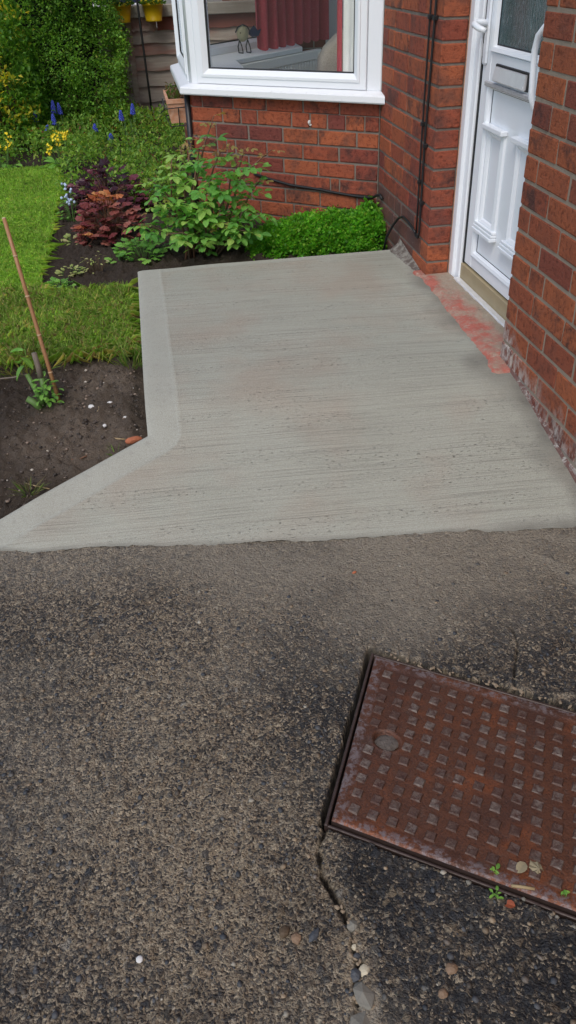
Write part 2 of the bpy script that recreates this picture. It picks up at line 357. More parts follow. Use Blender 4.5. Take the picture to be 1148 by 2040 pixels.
def m_redstep():
    t = NT('red_painted_step'); p = t.pos(); e = t.attr('edge', 'Fac')
    n = t.noise(p, 13, 6, .75); x = t.n('SeparateXYZ', {0: p}).outputs[0]
    side = t.ramp(t.math('ADD', x, t.math('MULTIPLY', t.math('SUBTRACT', n, .5), .16)), [(.02, 1.0), (.075, 0.0)])
    tanc = t.mix(t.noise(p, 50, 5, .75), (.22, .18, .135), (.44, .37, .28))
    redc = t.mix(t.noise(p, 34, 5, .75), (.33, .075, .055), (.50, .175, .13))
    gate = t.ramp(t.noise(p, 10, 5, .7), [(.40, .15), (.56, 1.0)])
    c = t.mix(t.math('MULTIPLY', side, gate), tanc, redc)
    c = t.mix(t.ramp(t.noise(p, 45, 6, .8), [(.55, 0.0), (.66, .75)]), c, (.40, .36, .30))
    c = t.mix(t.ramp(t.noise(p, 24, 6, .8), [(.30, .8), (.42, 0.0)]), c, (.16, .13, .105))
    t.bsdf(c, .8, t.bump(t.noise(p, 60, 5, .7), .7, .008), spec=.3); return t.m
M['redstep'] = m_redstep()
def m_lime(name, a, b, k):
    t = NT(name); p = t.pos(); n = t.noise(p, 38, 6, .75)
    c = t.mix(t.ramp(n, [(k, 0.0), (k+.13, 1.0)]), a, b)
    t.bsdf(c, .9, t.bump(n, .9, .008), spec=.2); return t.m
M['lime'] = m_lime('lime_bloom', (.15, .085, .072), (.40, .375, .335), .50)
M['lime_dark'] = m_lime('grey_fillet', (.13, .105, .09), (.28, .26, .225), .45)
M['wallpaint'] = simple('interior_paint', (.72, .72, .68), .9)
M['carpet'] = simple('carpet', (.42, .37, .31), 1.0)
M['board'] = simple('window_board', (.76, .77, .75), .45)
M['radiator'] = simple('radiator_paint', (.80, .78, .70), .4)
M['curtain'] = (lambda t: (t.bsdf(t.mix(t.ramp(t.noise(t.mapv(t.pos(), (1, 1, 1)), 55, 4, .6, dist=1.5), [(.55, 0.0), (.75, .5)]), (.42, .06, .075), (.55, .18, .15)), .9), t.m)[1])(NT('red_damask'))
M['lining'] = simple('curtain_lining', (.80, .80, .76), .95, var=.15, scale=9)
M['chairfab'] = simple('tweed', (.42, .36, .29), .95, var=.4, scale=160, bump=.5)
M['pebblebody'] = simple('pebble', (.30, .27, .16), .6, var=.25, scale=30)
M['navy'] = simple('navy', (.012, .016, .05), .4)
M['greyrender'] = simple('grey_render', (.30, .31, .30), .9, var=.15, scale=6)
M['drygrass'] = simple('dry_straw', (.34, .25, .13), .8, var=.3)
M['roof'] = simple('felt_roof', (.06, .06, .06), .9)

# ------------------------------------------------------------------ object helpers
ORG = {}
def thing(name, label, cat, loc=(0, 0, 0), group=None):
    o = bpy.data.objects.new(name, None); COL.objects.link(o); o.location = loc; o.empty_display_size = .05
    o['label'] = label; o['category'] = cat
    if group: o['group'] = group
    ORG[o.name] = Vector(loc); return o
def tag(o, label, cat, group=None):
    o['label'] = label; o['category'] = cat
    if group: o['group'] = group
    return o
def struct(o, kind='structure'):
    o['kind'] = kind; return o
def link(name, me, parent=None, loc=None, rot=None):
    o = bpy.data.objects.new(name, me); COL.objects.link(o)
    L = Vector(loc) if loc is not None else Vector((0, 0, 0))
    if parent:
        o.parent = parent; po = ORG[parent.name]; o.location = L - po; ORG[o.name] = L if loc is not None else po.copy()
        if loc is None: o.location = (0, 0, 0)
    else:
        o.location = L; ORG[o.name] = L
    if rot is not None: o.rotation_euler = rot
    return o
def mesh_np(name, V, F, mat, smooth=False, attrs=None):
    V = np.asarray(V, dtype=np.float32).reshape(-1, 3)
    me = bpy.data.meshes.new(name)
    if isinstance(F, np.ndarray):
        nf, k = F.shape
        me.vertices.add(len(V)); me.vertices.foreach_set('co', V.ravel())
        me.loops.add(nf*k); me.loops.foreach_set('vertex_index', F.ravel().astype(np.int32))
        me.polygons.add(nf); me.polygons.foreach_set('loop_start', np.arange(0, nf*k, k, dtype=np.int32))
        me.update(calc_edges=True)
    else:
        me.from_pydata([tuple(map(float, v)) for v in V], [], F)
    for an, (ty, data) in (attrs or {}).items():
        a = me.attributes.new(an, ty, 'POINT')
        data = np.asarray(data, dtype=np.float32)
        if ty == 'FLOAT_COLOR':
            if data.shape[1] == 3: data = np.concatenate([data, np.ones((len(data), 1), np.float32)], 1)
            a.data.foreach_set('color', data.ravel())
        else: a.data.foreach_set('value', data.ravel())
    if mat: me.materials.append(mat)
    if smooth: me.polygons.foreach_set('use_smooth', np.ones(len(me.polygons), bool))
    me.validate(); me.update()
    return me
class MB:
    def __init__(s): s.v = []; s.f = []
    def add(s, vs, fs):
        b = len(s.v); s.v += [Vector(v) for v in vs]; s.f += [tuple(i+b for i in f) for f in fs]; return s
    def box(s, lo, hi, bev=0.0, fr=None):
        x0, y0, z0 = lo; x1, y1, z1 = hi
        if bev <= 0:
            vs = [(x, y, z) for x in (x0, x1) for y in (y0, y1) for z in (z0, z1)]
            fs = [(0, 1, 3, 2), (4, 6, 7, 5), (0, 4, 5, 1), (2, 3, 7, 6), (0, 2, 6, 4), (1, 5, 7, 3)]
        else:
            vs = []; b = bev; idx = {}
            for sx in (0, 1):
                for sy in (0, 1):
                    for sz in (0, 1):
                        c = ((x0, x1)[sx], (y0, y1)[sy], (z0, z1)[sz]); d = (b*(1-2*sx), b*(1-2*sy), b*(1-2*sz))
                        for ax in range(3):
                            v = [c[i]+(0 if i == ax else d[i]) for i in range(3)]
                            idx[sx, sy, sz, ax] = len(vs); vs.append(v)
            fs = []
            I = lambda a, q, ax: idx[a[0], a[1], a[2], ax]
            for ax in range(3):
                o1, o2 = (ax+1) % 3, (ax+2) % 3
                for sd in (0, 1):
                    loop = []
                    for (p, q) in ((0, 0), (1, 0), (1, 1), (0, 1)):
                        a = [0, 0, 0]; a[ax] = sd; a[o1] = p; a[o2] = q; loop.append(I(a, 0, ax))
                    fs.append(tuple(loop if sd else loop[::-1]))
            for ax in range(3):
                o1, o2 = (ax+1) % 3, (ax+2) % 3
                for p in (0, 1):
                    for q in (0, 1):
                        a = [0, 0, 0]; a[o1] = p; a[o2] = q; c = list(a); c[ax] = 1
                        l = (I(a, 0, o1), I(c, 0, o1), I(c, 0, o2), I(a, 0, o2))
                        fs.append(l if (p != q) else l[::-1])
            for sx in (0, 1):
                for sy in (0, 1):
                    for sz in (0, 1):
                        l = tuple(idx[sx, sy, sz, k] for k in range(3)); fs.append(l if (sx+sy+sz) % 2 else l[::-1])
        if fr:      # fr = (origin, x axis, y axis, z axis)
            O, X, Y, Z = [Vector(a) for a in fr]; vs = [O+X*v[0]+Y*v[1]+Z*v[2] for v in vs]
        return s.add(vs, fs)
    def tube(s, pts, rad, n=8, cap=True):
        pts = [Vector(p) for p in pts]; rs = rad if isinstance(rad, (list, tuple)) else [rad]*len(pts)
        vs = []; up = None
        for i, p in enumerate(pts):
            d = (pts[min(i+1, len(pts)-1)]-pts[max(i-1, 0)]).normalized()
            if up is None: up = d.orthogonal().normalized()
            up = (up - d*up.dot(d)).normalized(); b = d.cross(up)
            for k in range(n):
                a = 2*math.pi*k/n; vs.append(p+(up*math.cos(a)+b*math.sin(a))*rs[i])
        fs = [(i*n+k, i*n+(k+1) % n, (i+1)*n+(k+1) % n, (i+1)*n+k) for i in range(len(pts)-1) for k in range(n)]
        if cap: fs += [tuple(range(n-1, -1, -1)), tuple((len(pts)-1)*n+k for k in range(n))]
        return s.add(vs, fs)
    def lathe(s, prof, c, n=20):
        c = Vector(c); vs = [c+Vector((r*math.cos(2*math.pi*k/n), r*math.sin(2*math.pi*k/n), z)) for r, z in prof for k in range(n)]
        fs = [(i*n+k, i*n+(k+1) % n, (i+1)*n+(k+1) % n, (i+1)*n+k) for i in range(len(prof)-1) for k in range(n)]
        return s.add(vs, fs)
    def blob(s, c, r, jit=.12, rnd=None, sub=2):
        vs, fs = ICO[sub]; rnd = rnd or R; c = Vector(c); r = r if isinstance(r, (tuple, list)) else (r,)*3
        q = Matrix.Rotation(rnd.uniform(0, 6.28), 3, 'Z')
        return s.add([c+q@Vector([v[i]*r[i]*(1+rnd.uniform(-jit, jit)) for i in range(3)]) for v in vs], fs)
    def sweep(s, path, prof, offs):      # mitred sweep of (outward, z) profile along a ground path
        n = len(prof); vs = []
        for p, d in zip(path, offs):
            for o, z in prof: vs.append((p[0]+d[0]*o, p[1]+d[1]*o, z))
        fs = [(i*n+k, i*n+(k+1) % n, (i+1)*n+(k+1) % n, (i+1)*n+k) for i in range(len(path)-1) for k in range(n)]
        fs += [tuple(range(n-1, -1, -1)), tuple((len(path)-1)*n+k for k in range(n))]
        return s.add(vs, fs)
    def ring(s, fr, a0, a1, b0, b1, prof):   # mitred frame: rectangle a (along x axis) b (up); prof = (inset, outward)
        O, X, Y, Z = [Vector(q) for q in fr]; vs = []
        for ins, o in prof:
            for (a, b) in ((a0+ins, b0+ins), (a1-ins, b0+ins), (a1-ins, b1-ins), (a0+ins, b1-ins)): vs.append(O+X*a+Y*o+Z*b)
        fs = [(i*4+k, i*4+(k+1) % 4, (i+1)*4+(k+1) % 4, (i+1)*4+k) for i in range(len(prof)-1) for k in range(4)]
        return s.add(vs, fs)
    def build(s, name, mat, parent=None, smooth=False, loc=None, bevel=False):
        L = Vector(loc) if loc is not None else (ORG[parent.name] if parent else Vector((0, 0, 0)))
        me = mesh_np(name, [v-L for v in s.v], s.f, mat, smooth)
        o = link(name, me, parent, loc)
        return o
def ico(sub):
    import bmesh
    bm = bmesh.new(); bmesh.ops.create_icosphere(bm, subdivisions=sub, radius=1.0)
    r = ([tuple(v.co) for v in bm.verts], [tuple(v.index for v in f.verts) for f in bm.faces]); bm.free(); return r
ICO = {1: ico(1), 2: ico(2), 3: ico(3)}

def vnoise(x, y, seed=0, oct=4, gain=.5):
    out = np.zeros_like(x, dtype=np.float64); amp = 1; tot = 0
    for o in range(oct):
        f = 2**o; xx = x*f+seed*17.3; yy = y*f-seed*9.1
        xi = np.floor(xx).astype(np.int64); yi = np.floor(yy).astype(np.int64); fx = xx-xi; fy = yy-yi
        fx = fx*fx*(3-2*fx); fy = fy*fy*(3-2*fy)
        def h(a, b):
            n = (a*374761393+b*668265263+(seed+o*31)*1442695041) & 0x7fffffff
            n = ((n ^ (n >> 13))*1274126177) & 0x7fffffff
            return ((n ^ (n >> 16)) & 0xffff)/65535.0
        v = (h(xi, yi)*(1-fx)+h(xi+1, yi)*fx)*(1-fy)+(h(xi, yi+1)*(1-fx)+h(xi+1, yi+1)*fx)*fy
        out += amp*v; tot += amp; amp *= gain
    return out/tot
def grid_faces(nx, ny):
    i = np.arange(nx-1)[:, None]*ny+np.arange(ny-1)[None, :]
    return np.stack([i, i+ny, i+ny+1, i+1], -1).reshape(-1, 4)
def seg_dist(x, y, pts):
    best = np.full(x.shape, 9.0)
    for (ax, ay), (bx, by) in zip(pts[:-1], pts[1:]):
        dx, dy = bx-ax, by-ay; t = np.clip(((x-ax)*dx+(y-ay)*dy)/(dx*dx+dy*dy), 0, 1)
        best = np.minimum(best, np.hypot(x-ax-t*dx, y-ay-t*dy))
    return best
def sstep(x, a, b):
    t = np.clip((x-a)/(b-a), 0, 1); return t*t*(3-2*t)

# ================================================================== GROUND
XE = -1.24                                      # left edge of the new path
FX = np.array([-3.2, -2.2, -1.675, -1.576, -1.425, -1.064, -.731, -.421, -.284, -.073, 0.02])
FY = np.array([-.50, -.53, -.570, -.600, -.607, -.671, -.718, -.748, -.777, -.798, -.806])
def Yf(x): return np.interp(x, FX, FY)
def Yb(x): return np.where(x >= XE, 1.262, -.205+(x-XE)*.567)
def slab_z(x, y):
    y0 = -.08+.06*np.clip(-x/1.24, 0, 1.2)
    t = np.clip((y-Yf(x))/(y0-Yf(x)), -.2, 1.3)
    t = np.where(t > .85, .85+.15*(1-np.exp(-(t-.85)/.15)), t)
    return .0015+.1635*t
def soil_z(x, y):
    base = np.interp(y, [-.9, -.62, -.5, -.2, .1, .5, 1.2, 1.5, 6.5], [-.06, -.02, .0, .055, .075, .08, .085, .10, .10])
    return base

M['farground'] = simple('far_ground', (.13, .15, .09), .95, var=.3, scale=.4)
# --- soil
def soil_grid(x0, x1, y0, y1, st, name):
    xs = np.arange(x0, x1+st/2, st); ys = np.arange(y0, y1+st/2, st)
    X, Y = np.meshgrid(xs, ys, indexing='ij')
    Z = soil_z(X, Y)
    cl = vnoise(X*28, Y*28, 3, 4, .6); Z = Z+(cl-.5)*.030+(vnoise(X*90, Y*90, 13, 2)-.5)*.014+(vnoise(X*5, Y*5, 4, 3)-.5)*.014
    lump = np.maximum(0, vnoise(X*48, Y*48, 8, 3)-.52)*.075; Z = Z+lump
    edge = np.where((Y < 1.25) & (Y > -.25), sstep(X, XE-.06, XE-.005), 0); Z = Z-.03*edge
    under = (X > XE-.004) & (Y < 1.255) & (Y > -.9); Z = np.where(under, -.08, Z)
    dg = (X <= XE) & (Y < Yb(X)+.006); Z = np.where(dg, np.minimum(Z, slab_z(X, np.minimum(Y, Yb(X)))-.045), Z)
    nearw = (X < XE) & (Y < Yb(X)+.07) & ~dg
    Z = np.where(nearw, np.minimum(Z, slab_z(X, np.maximum(Y, Yb(X)))-.016+lump*.4), Z)
    dry = np.exp(-((X+1.40)**2/.022+(Y-.27)**2/.03))+np.exp(-((X+1.47)**2/.05+(Y+.12)**2/.04))
    dry = np.clip(dry*1.3*(.5+vnoise(X*7, Y*7, 6, 4)), 0, 1)
    me = mesh_np(name, np.stack([X, Y, Z], -1), grid_faces(len(xs), len(ys)), M['soil'], True, {'dry': ('FLOAT', dry.ravel())})
    return struct(link('garden_soil', me))
soil_grid(-2.3, 0.0, -.62, 3.0, .0085, 'garden_soil')
mb = MB(); mb.add([(-90, -90, -.12), (90, -90, -.12), (90, 90, -.12), (-90, 90, -.12)], [(0, 1, 2, 3)]); struct(mb.build('ground', M['farground']))
mb = MB()
mb.add([(-9, -.55, -.02), (-2.3, -.55, -.02), (-2.3, 0, .06), (-9, 0, .06)], [(0, 1, 2, 3)])
mb.add([(-9, 0, .06), (-2.3, 0, .06), (-2.3, 3.0, .09), (-9, 3.0, .09)], [(0, 1, 2, 3)])
mb.add([(-9, 3.0, .09), (0, 3.0, .09), (0, 12, .09), (-9, 12, .09)], [(0, 1, 2, 3)])
struct(mb.build('flower_bed', M['soil']))

# --- concrete path
def slab_part(x0, x1, nx, ny):
    xs = np.linspace(x0, x1, nx); t = np.linspace(0, 1, ny)
    X = np.repeat(xs[:, None], ny, 1); f = Yf(X)+(vnoise(X*16, X*0, 2, 5, .7)-.5)*.026
    b = Yb(X) if x1 > XE+.001 else -.205+(X-XE)*.567
    b = np.maximum(b, f+.004)
    Y = f+(b-f)*t[None, :]; return X, Y
AV = []; AF = []; AB = []; AD = []; base = 0
for (x0, x1, nx, ny) in ((XE, -.004, 180, 260), (-2.6, XE, 120, 60)):
    X, Y = slab_part(x0, x1, nx, ny)
    Z = slab_z(X, Y)+(vnoise(X*3, Y*3, 5, 3)-.5)*.008
    diag = [(XE, -.205), (-2.6, -.205-1.36*.567)]
    dl = seg_dist(X, Y, [(XE, 1.262), (XE, -.205), (-2.6, -.205-1.36*.567)])
    w = .104+(vnoise(Y*5, X*5, 3, 2)-.5)*.006; band = 1-sstep(dl, w-.007, w+.007)
    Z = Z+.0014*np.exp(-((dl-w)/.004)**2)          # ridge left by the edging float
    Z = Z-.006*np.exp(-dl/.012)                    # rounded arris
    band = np.maximum(band, 1-sstep(1.262-Y, .035, .055))
    band = np.maximum(band, .7*(1-sstep(np.abs(X), .05, .08))*(Y > 0.9))
    band = np.maximum(band, .4*(1-sstep(Y-Yf(X), .02, .10)))
    nz = vnoise(X*6, Y*6, 9, 4)
    damp = np.clip((1-sstep(-X, .005, .04+.20*nz**1.5))*(Y < 1.0)*.75*(.5+nz), 0, 1)
    damp = np.maximum(damp, .9*(1-sstep(Y-Yf(X), .0, .055))*sstep(X, -.42, -.12)*(.4+nz))
    damp = np.maximum(damp, .55*(1-sstep(Y-Yf(X), .002, .018)))
    V = np.stack([X, Y, Z], -1).reshape(-1, 3); AV.append(V); AF.append(grid_faces(nx, ny)+base); base += len(V)
    AB.append(band.ravel()); AD.append(np.clip(damp, 0, 1).ravel())
    # edge skirt along the back (the side that faces the garden)
    e = np.arange(nx)*ny+(ny-1) if x1 > XE+.001 else np.arange(nx)*ny+(ny-1)
    top = V[e]; low = top.copy(); low[:, 2] -= .14; low[:, 1] += .004
    k = base; AV.append(np.concatenate([top, low])); base += 2*nx
    i = np.arange(nx-1); AF.append(np.stack([k+i, k+i+1, k+nx+i+1, k+nx+i], -1))
    AB.append(np.ones(2*nx)); AD.append(np.zeros(2*nx)+.25)
    if x1 > XE+.001:      # left side face
        top = V[:ny]; top = top[top[:, 1] > -.21]; low = top.copy(); low[:, 2] -= .14; m_ = len(top); k = base
        AV.append(np.concatenate([top, low])); base += 2*m_; i = np.arange(m_-1)
        AF.append(np.stack([k+i, k+i+1, k+m_+i+1, k+m_+i], -1)); AB.append(np.ones(2*m_)); AD.append(np.zeros(2*m_)+.25)
me = mesh_np('concrete_path', np.concatenate(AV), np.concatenate(AF), M['concrete'], True,
             {'band': ('FLOAT', np.concatenate(AB)), 'damp': ('FLOAT', np.concatenate(AD))})
struct(link('concrete_path', me))

# --- old driveway
CTL = np.array([-.758, -1.165]); CBL = np.array([-.956, -1.580]); CE = np.array([.831, -.556]); CL = CBL-CTL; CLEN = .62
def cover_uv(x, y):      # u along the long side (m), v along the short side (0..1)
    a = np.array([[CE[0], CL[0]], [CE[1], CL[1]]]); inv = np.linalg.inv(a)
    dx, dy = x-CTL[0], y-CTL[1]; return inv[0, 0]*dx+inv[0, 1]*dy, inv[1, 0]*dx+inv[1, 1]*dy
def cuv(u, v): p = CTL+CE*u+CL*v; return float(p[0]), float(p[1])
CRACK = [(-.962, -1.59), (-.982, -1.63), (-.986, -1.677), (-.972, -1.72), (-.965, -1.747), (-.955, -1.785), (-.960, -1.815), (-.955, -1.84), (-.966, -1.864), (-.972, -1.90), (-.979, -1.929), (-1.0, -2.1), (-.99, -2.6)]
CRACK2 = [(-.395, -1.05), (-.405, -1.14), (-.413, -1.197), (-.44, -1.25), (-.462, -1.293), (-.475, -1.33)]
def drive_fields(X, Y):
    Z = (vnoise(X*3, Y*3, 21, 3)-.5)*.010
    mud = .8*(1-sstep(Yf(X)-Y, .03, .42))
    mud = np.maximum(mud, .85*sstep(X, -.95, -.6)*(1-sstep(-Y, 1.02, 1.28)))
    mud = mud*.95+(vnoise(X*3.2, Y*3.2, 14, 4)-.5)*1.3
    smear = np.maximum(np.exp(-(seg_dist(X, Y, [(-.30, -.85), (-.22, -.93), (-.17, -1.03)])/.035)**2), np.exp(-(seg_dist(X, Y, [(-.16, -.83), (-.05, -.90)])/.04)**2))
    smear = smear*(.55+.6*vnoise(X*12, Y*12, 12, 3))
    lip = np.exp(-((seg_dist(X-.016, Y, CRACK)+(vnoise(X*30, Y*30, 8, 3)-.5)*.03)/.016)**2)*sstep(vnoise(X*14, Y*14, 9, 3), .30, .55)*sstep(-Y, 1.6, 1.66)
    mud = np.clip(np.maximum(np.maximum(mud, smear*1.2), lip), 0, 1)
    wetR = sstep(X, -.98, -.90)*sstep(-Y, 1.55, 1.7)
    tan = .5+.6*(vnoise(X*2.4, Y*2.4, 33, 4)-.5)+.22*np.exp(-((X+1.25)**2/.05+(Y+1.55)**2/.06))-.20*wetR-.16*sstep(X, -1.1, -.9)*sstep(-Y, .95, 1.1)
    tan = tan+.5*np.exp(-((seg_dist(X, Y, CRACK)+(vnoise(X*25, Y*25, 8, 3)-.5)*.03)/.022)**2)
    d = seg_dist(X, Y, CRACK)+(vnoise(X*60, Y*60, 5, 3)-.5)*.012
    d2 = seg_dist(X, Y, CRACK2)+(vnoise(X*60, Y*60, 6, 3)-.5)*.009
    crk = np.maximum(1-sstep(d, .0028, .0048), (1-sstep(d2, .001, .003))*sstep(-Y, 1.1, 1.2))
    Z = Z-.012*np.maximum(1-sstep(d, .001, .009), (1-sstep(d2, .0, .006))*sstep(-Y, 1.1, 1.2))
    # worn pits of the aggregate
    a = vnoise(X*75, Y*75, 41, 2); b = vnoise(X*150, Y*150, 42, 2)
    Z = Z+((a-.5)*.0085+(b-.5)*.0045)*(1-.65*mud)
    u, v = cover_uv(X, Y); sh = np.hypot(*CL)
    vm = v*sh
    jag = (vnoise(X*35, Y*35, 51, 3)-.5)*.012
    out = np.maximum.reduce([-(u+.013), u-CLEN-.02, -(vm+.016), vm-sh-.008])+jag*.8
    hole = 1-sstep(out, -.002, .002)
    Z = Z-.05*hole; crk = np.maximum(crk, hole)
    brk = np.exp(-((vm+.03)/.012)**2)*(u > .02)*(u < .6)*sstep(vnoise(X*20, Y*20, 61, 3), .35, .6)
    tan = tan+.9*brk; mud = np.clip(mud+.6*brk, 0, 1)
    return Z, mud, np.clip(tan, 0, 1), np.clip(crk, 0, 1)
xs = np.arange(-2.0, .0, .0033); ys = np.arange(-2.35, -.40, .0033)
X, Y = np.meshgrid(xs, ys, indexing='ij')
Z, mud, tan, crk = drive_fields(X, Y)
Z = Z-.05*sstep(Y-Yf(X), .05, .10)
me = mesh_np('driveway', np.stack([X, Y, Z], -1), grid_faces(len(xs), len(ys)), M['drive'], True,
             {'mud': ('FLOAT', mud.ravel()), 'tan': ('FLOAT', tan.ravel()), 'crk': ('FLOAT', crk.ravel())})
struct(link('driveway', me))
mb = MB()
for (a, b, c, d) in ((-9, -2.0, -8, -.53), (-2.0, 0.0, -8, -2.35)): mb.add([(a, c, -.001), (b, c, -.001), (b, d, -.001), (a, d, -.001)], [(0, 1, 2, 3)])
o = mb.build('driveway', M['drive']); struct(o)
for an, val in (('mud', .25), ('tan', .5), ('crk', 0.0)):
    at = o.data.attributes.new(an, 'FLOAT', 'POINT'); at.data.foreach_set('value', [val]*len(o.data.vertices))

# --- loose and half-buried aggregate
def pebbles(n, seed):
    g = np.random.default_rng(seed); vs, fs = ICO[1]; vs = np.array(vs); fs = np.array(fs)
    V = []; F = []; C = []
    pal = np.array([(.05, .055, .062), (.07, .072, .076), (.12, .115, .105), (.20, .15, .10), (.29, .22, .145), (.08, .066, .052), (.16, .135, .11), (.34, .31, .25)])
    pw = np.array([.24, .2, .16, .12, .07, .1, .09, .02])
    k = 0
    while k < n:
        x = g.uniform(-1.95, -.02); y = g.uniform(-2.3, -.85)
        z, mu, tn, cr_ = drive_fields(np.array([x]), np.array([y]))
        if cr_[0] > .3 or (mu[0] > .5 and g.random() < .8) or y > Yf(x)-.03: continue
        r = .0028+.0048*g.random()**3.0
        s = r*np.array([1, g.uniform(.65, 1), g.uniform(.3, .45)]); a = g.uniform(0, 6.28)
        p = vs*s*(1+g.uniform(-.14, .14, (len(vs), 1))); ca, sa = math.cos(a), math.sin(a)
        p = np.stack([p[:, 0]*ca-p[:, 1]*sa, p[:, 0]*sa+p[:, 1]*ca, p[:, 2]], -1)+np.array([x, y, z[0]+s[2]*.15])
        V.append(p); F.append(fs+k*len(vs)); c = pal[g.choice(8, p=pw)]*g.uniform(.8, 1.2); C.append(np.repeat(c[None], len(vs), 0)); k += 1
    me = mesh_np('gravel', np.concatenate(V), np.concatenate(F), M['vsolid'], True, {'col': ('FLOAT_COLOR', np.concatenate(C))})
    struct(link('gravel', me), 'stuff')
pebbles(3000, 77)

# ================================================================== HOUSE
house = thing('brick_house', 'red brick house with a white bay window and a white front door', 'house', (0, 0, 0))
def wall(name, boxes, mat):
    mb = MB()
    for b in boxes: mb.box(*b)
    return mb.build(name, mat, house)
H = 5.2
w_near = wall('near_wall', [((.0025, -1.2, -.12), (.25, -.0095, 1.35))], M['mortar_near'])
w_pier = wall('pier_wall', [((.004, .8535, -.12), (.25, 1.75, 1.35))], M['mortar'])
wall('upper_wall', [((.0, -1.2, 1.352), (.25, -.0, H)), ((0, .844, 1.352), (.25, 1.67, H)), ((0, -5, -.12), (.25, -1.202, H)), ((.0, .002, 2.1), (.25, .842, H)),
                    ((0, 1.672, 2.65), (.25, 4.14, H)), ((0, 4.142, -.12), (.25, 11, H))], M['bricktex'])
# bay geometry
A0 = Vector((0, 1.6715, 0)); UA = Vector((-.78797, .61572, 0)); NA = Vector((-.61572, -.78797, 0))
AB_ = A0+UA*1.10
BC_ = Vector((AB_.x, 3.32, 0)); UC = Vector((.69, .724, 0)).normalized(); NC = Vector((-UC.y, UC.x, 0)); LC = -BC_.x/UC.x; C1 = BC_+UC*LC
NB = Vector((-1, 0, 0))
def miter(n1, n2): m = (n1+n2); return m/m.dot(n1)
OFFS = [Vector((0, -1, 0))/(-NA.y), miter(NA, NB), miter(NB, NC), Vector((0, 1, 0))/NC.y]
PATH = [A0, AB_, BC_, C1]
mb = MB(); mb.sweep(PATH[:2], [(-.006, -.12), (-.006, .734), (-.12, .734), (-.12, -.12)], OFFS[:2]); w_bay = mb.build('bay_wall', M['mortar'], house)
mb = MB(); mb.sweep(PATH[1:], [(0, -.12), (0, .734), (-.12, .734), (-.12, -.12)], OFFS[1:]); mb.build('bay_wall', M['bricktex'], house); mb = MB()
mb.sweep(PATH, [(.0, 2.422), (0, 2.8), (-.12, 2.8), (-.12, 2.422)], OFFS); mb.build('bay_wall', M['bricktex'], house)
mb = MB(); mb.box((.5, 1.6, 2.61), (3.2, 4.4, 2.62)); mb.build('added_rooflight', M['glass'], house)  # invented ceiling glazing, added so sky light reaches the room
mb = MB(); mb.sweep(PATH, [(.12, 2.802), (.12, 2.88), (-.15, 2.88), (-.15, 2.802)], OFFS); mb.add([(0, 1.68, 2.86), tuple(AB_+Vector((0, 0, 2.86))), tuple(BC_+Vector((0, 0, 2.86))), (0, 4.2, 2.86)], [(0, 1, 2, 3)])
mb.build('bay_roof', M['roof'], house)
mb = MB(); mb.box((-.1, -5.1, H), (3.7, 1.3, H+.1)); mb.build('roof', M['roof'], house)
# bricks
BCACHE = {}
def brick_mesh(L, D, mat, var):
    key = (round(L/.004), round(D, 3), mat.name, var)
    if key in BCACHE: return BCACHE[key]
    rr = random.Random(hash(key) & 0xffff); L = key[0]*.004
    mb = MB(); mb.box((0, -D, 0), (L, 0, .0655), .0035)
    vs = [Vector(v)+Vector([rr.uniform(-.0013, .0013) for _ in range(3)]) for v in mb.v]
    BCACHE[key] = mesh_np('brick', vs, mb.f, mat); return BCACHE[key]
def lay(parent, O, U, N, z, t0, t1, depth, mat, joint=.009, z1=None):
    L = t1-t0-joint
    if L < .02: return
    me = brick_mesh(L, depth, mat, R.randrange(3))
    o = bpy.data.objects.new('brick', me); COL.objects.link(o); o.parent = parent
    p = O+U*(t0+joint/2)+N*R.uniform(-.0012, .0015); p.z = z+.0048
    m = Matrix((U, N, Vector((0, 0, 1)))).transposed().to_4x4(); m.translation = p-ORG[parent.name]
    o.matrix_local = m @ Matrix.Rotation(R.uniform(-.004, .004), 4, 'Y')
def rowz(n): return 1.2-.075*(n+1)
RW = {-2: [-.19], -1: [-.078], 0: [-.19], 1: [-.086], 2: [-.191], 3: [-.129, -.237], 4: [-.199], 5: [-.09, -.298], 6: [-.191], 7: [-.083, -.293], 8: [-.183, -.398], 9: [-.135, -.24, -.446],
      10: [-.189, -.404], 11: [-.087, -.297, -.498], 12: [-.197, -.41], 13: [-.1, -.298, -.508], 14: [-.19, -.395], 15: [-.10, -.30], 16: [-.2, -.4]}
for n, js in RW.items():
    js = [0.0]+list(js)
    while js[-1] > -1.1: js.append(js[-1]-.21+R.uniform(-.004, .004))
    js[-1] = -1.2
    for i, (b, a) in enumerate(zip(js[:-1], js[1:])):
        lay(w_near, Vector((0, 0, 0)), Vector((0, 1, 0)), Vector((-1, 0, 0)), rowz(n), a, b, .10 if i == 0 else .05, M['brick_near'], .007)
for n in range(-2, 16):
    js = [.844, .844+(.212 if n % 2 else .107)]
    while js[-1] < 1.5: js.append(js[-1]+(.105 if (R.random() < .25) else .21))
    if 1.672-js[-1] < .05: js.pop()
    js.append(1.672)
    for i, (a, b) in enumerate(zip(js[:-1], js[1:])):
                lay(w_pier, Vector((0, 0, 0)), Vector((0, 1, 0)), Vector((-1, 0, 0)), rowz(n), a, b, .098 if i == 0 else .05, M['brick_scuffed'] if (n >= 12 and i > 0) or (n == 11 and a > 1.05) or n >= 14 else M['brick'], .008)
BAY = {5: [1.028, .836, .635, .423, .22], 6: [.906, .792, .691, .49, .385, .287, .186, .083], 7: [.952, .751, .544, .338, .126], 8: [.952, .891, .836, .641, .428, .223], 9: [.97, .758, .544, .338, .13],
       10: [.9, .687, .476, .27, .217], 11: [.96, .75, .539, .329, .117], 12: [.91, .695, .487, .288, .08], 13: [.97, .75, .54, .33, .12]}
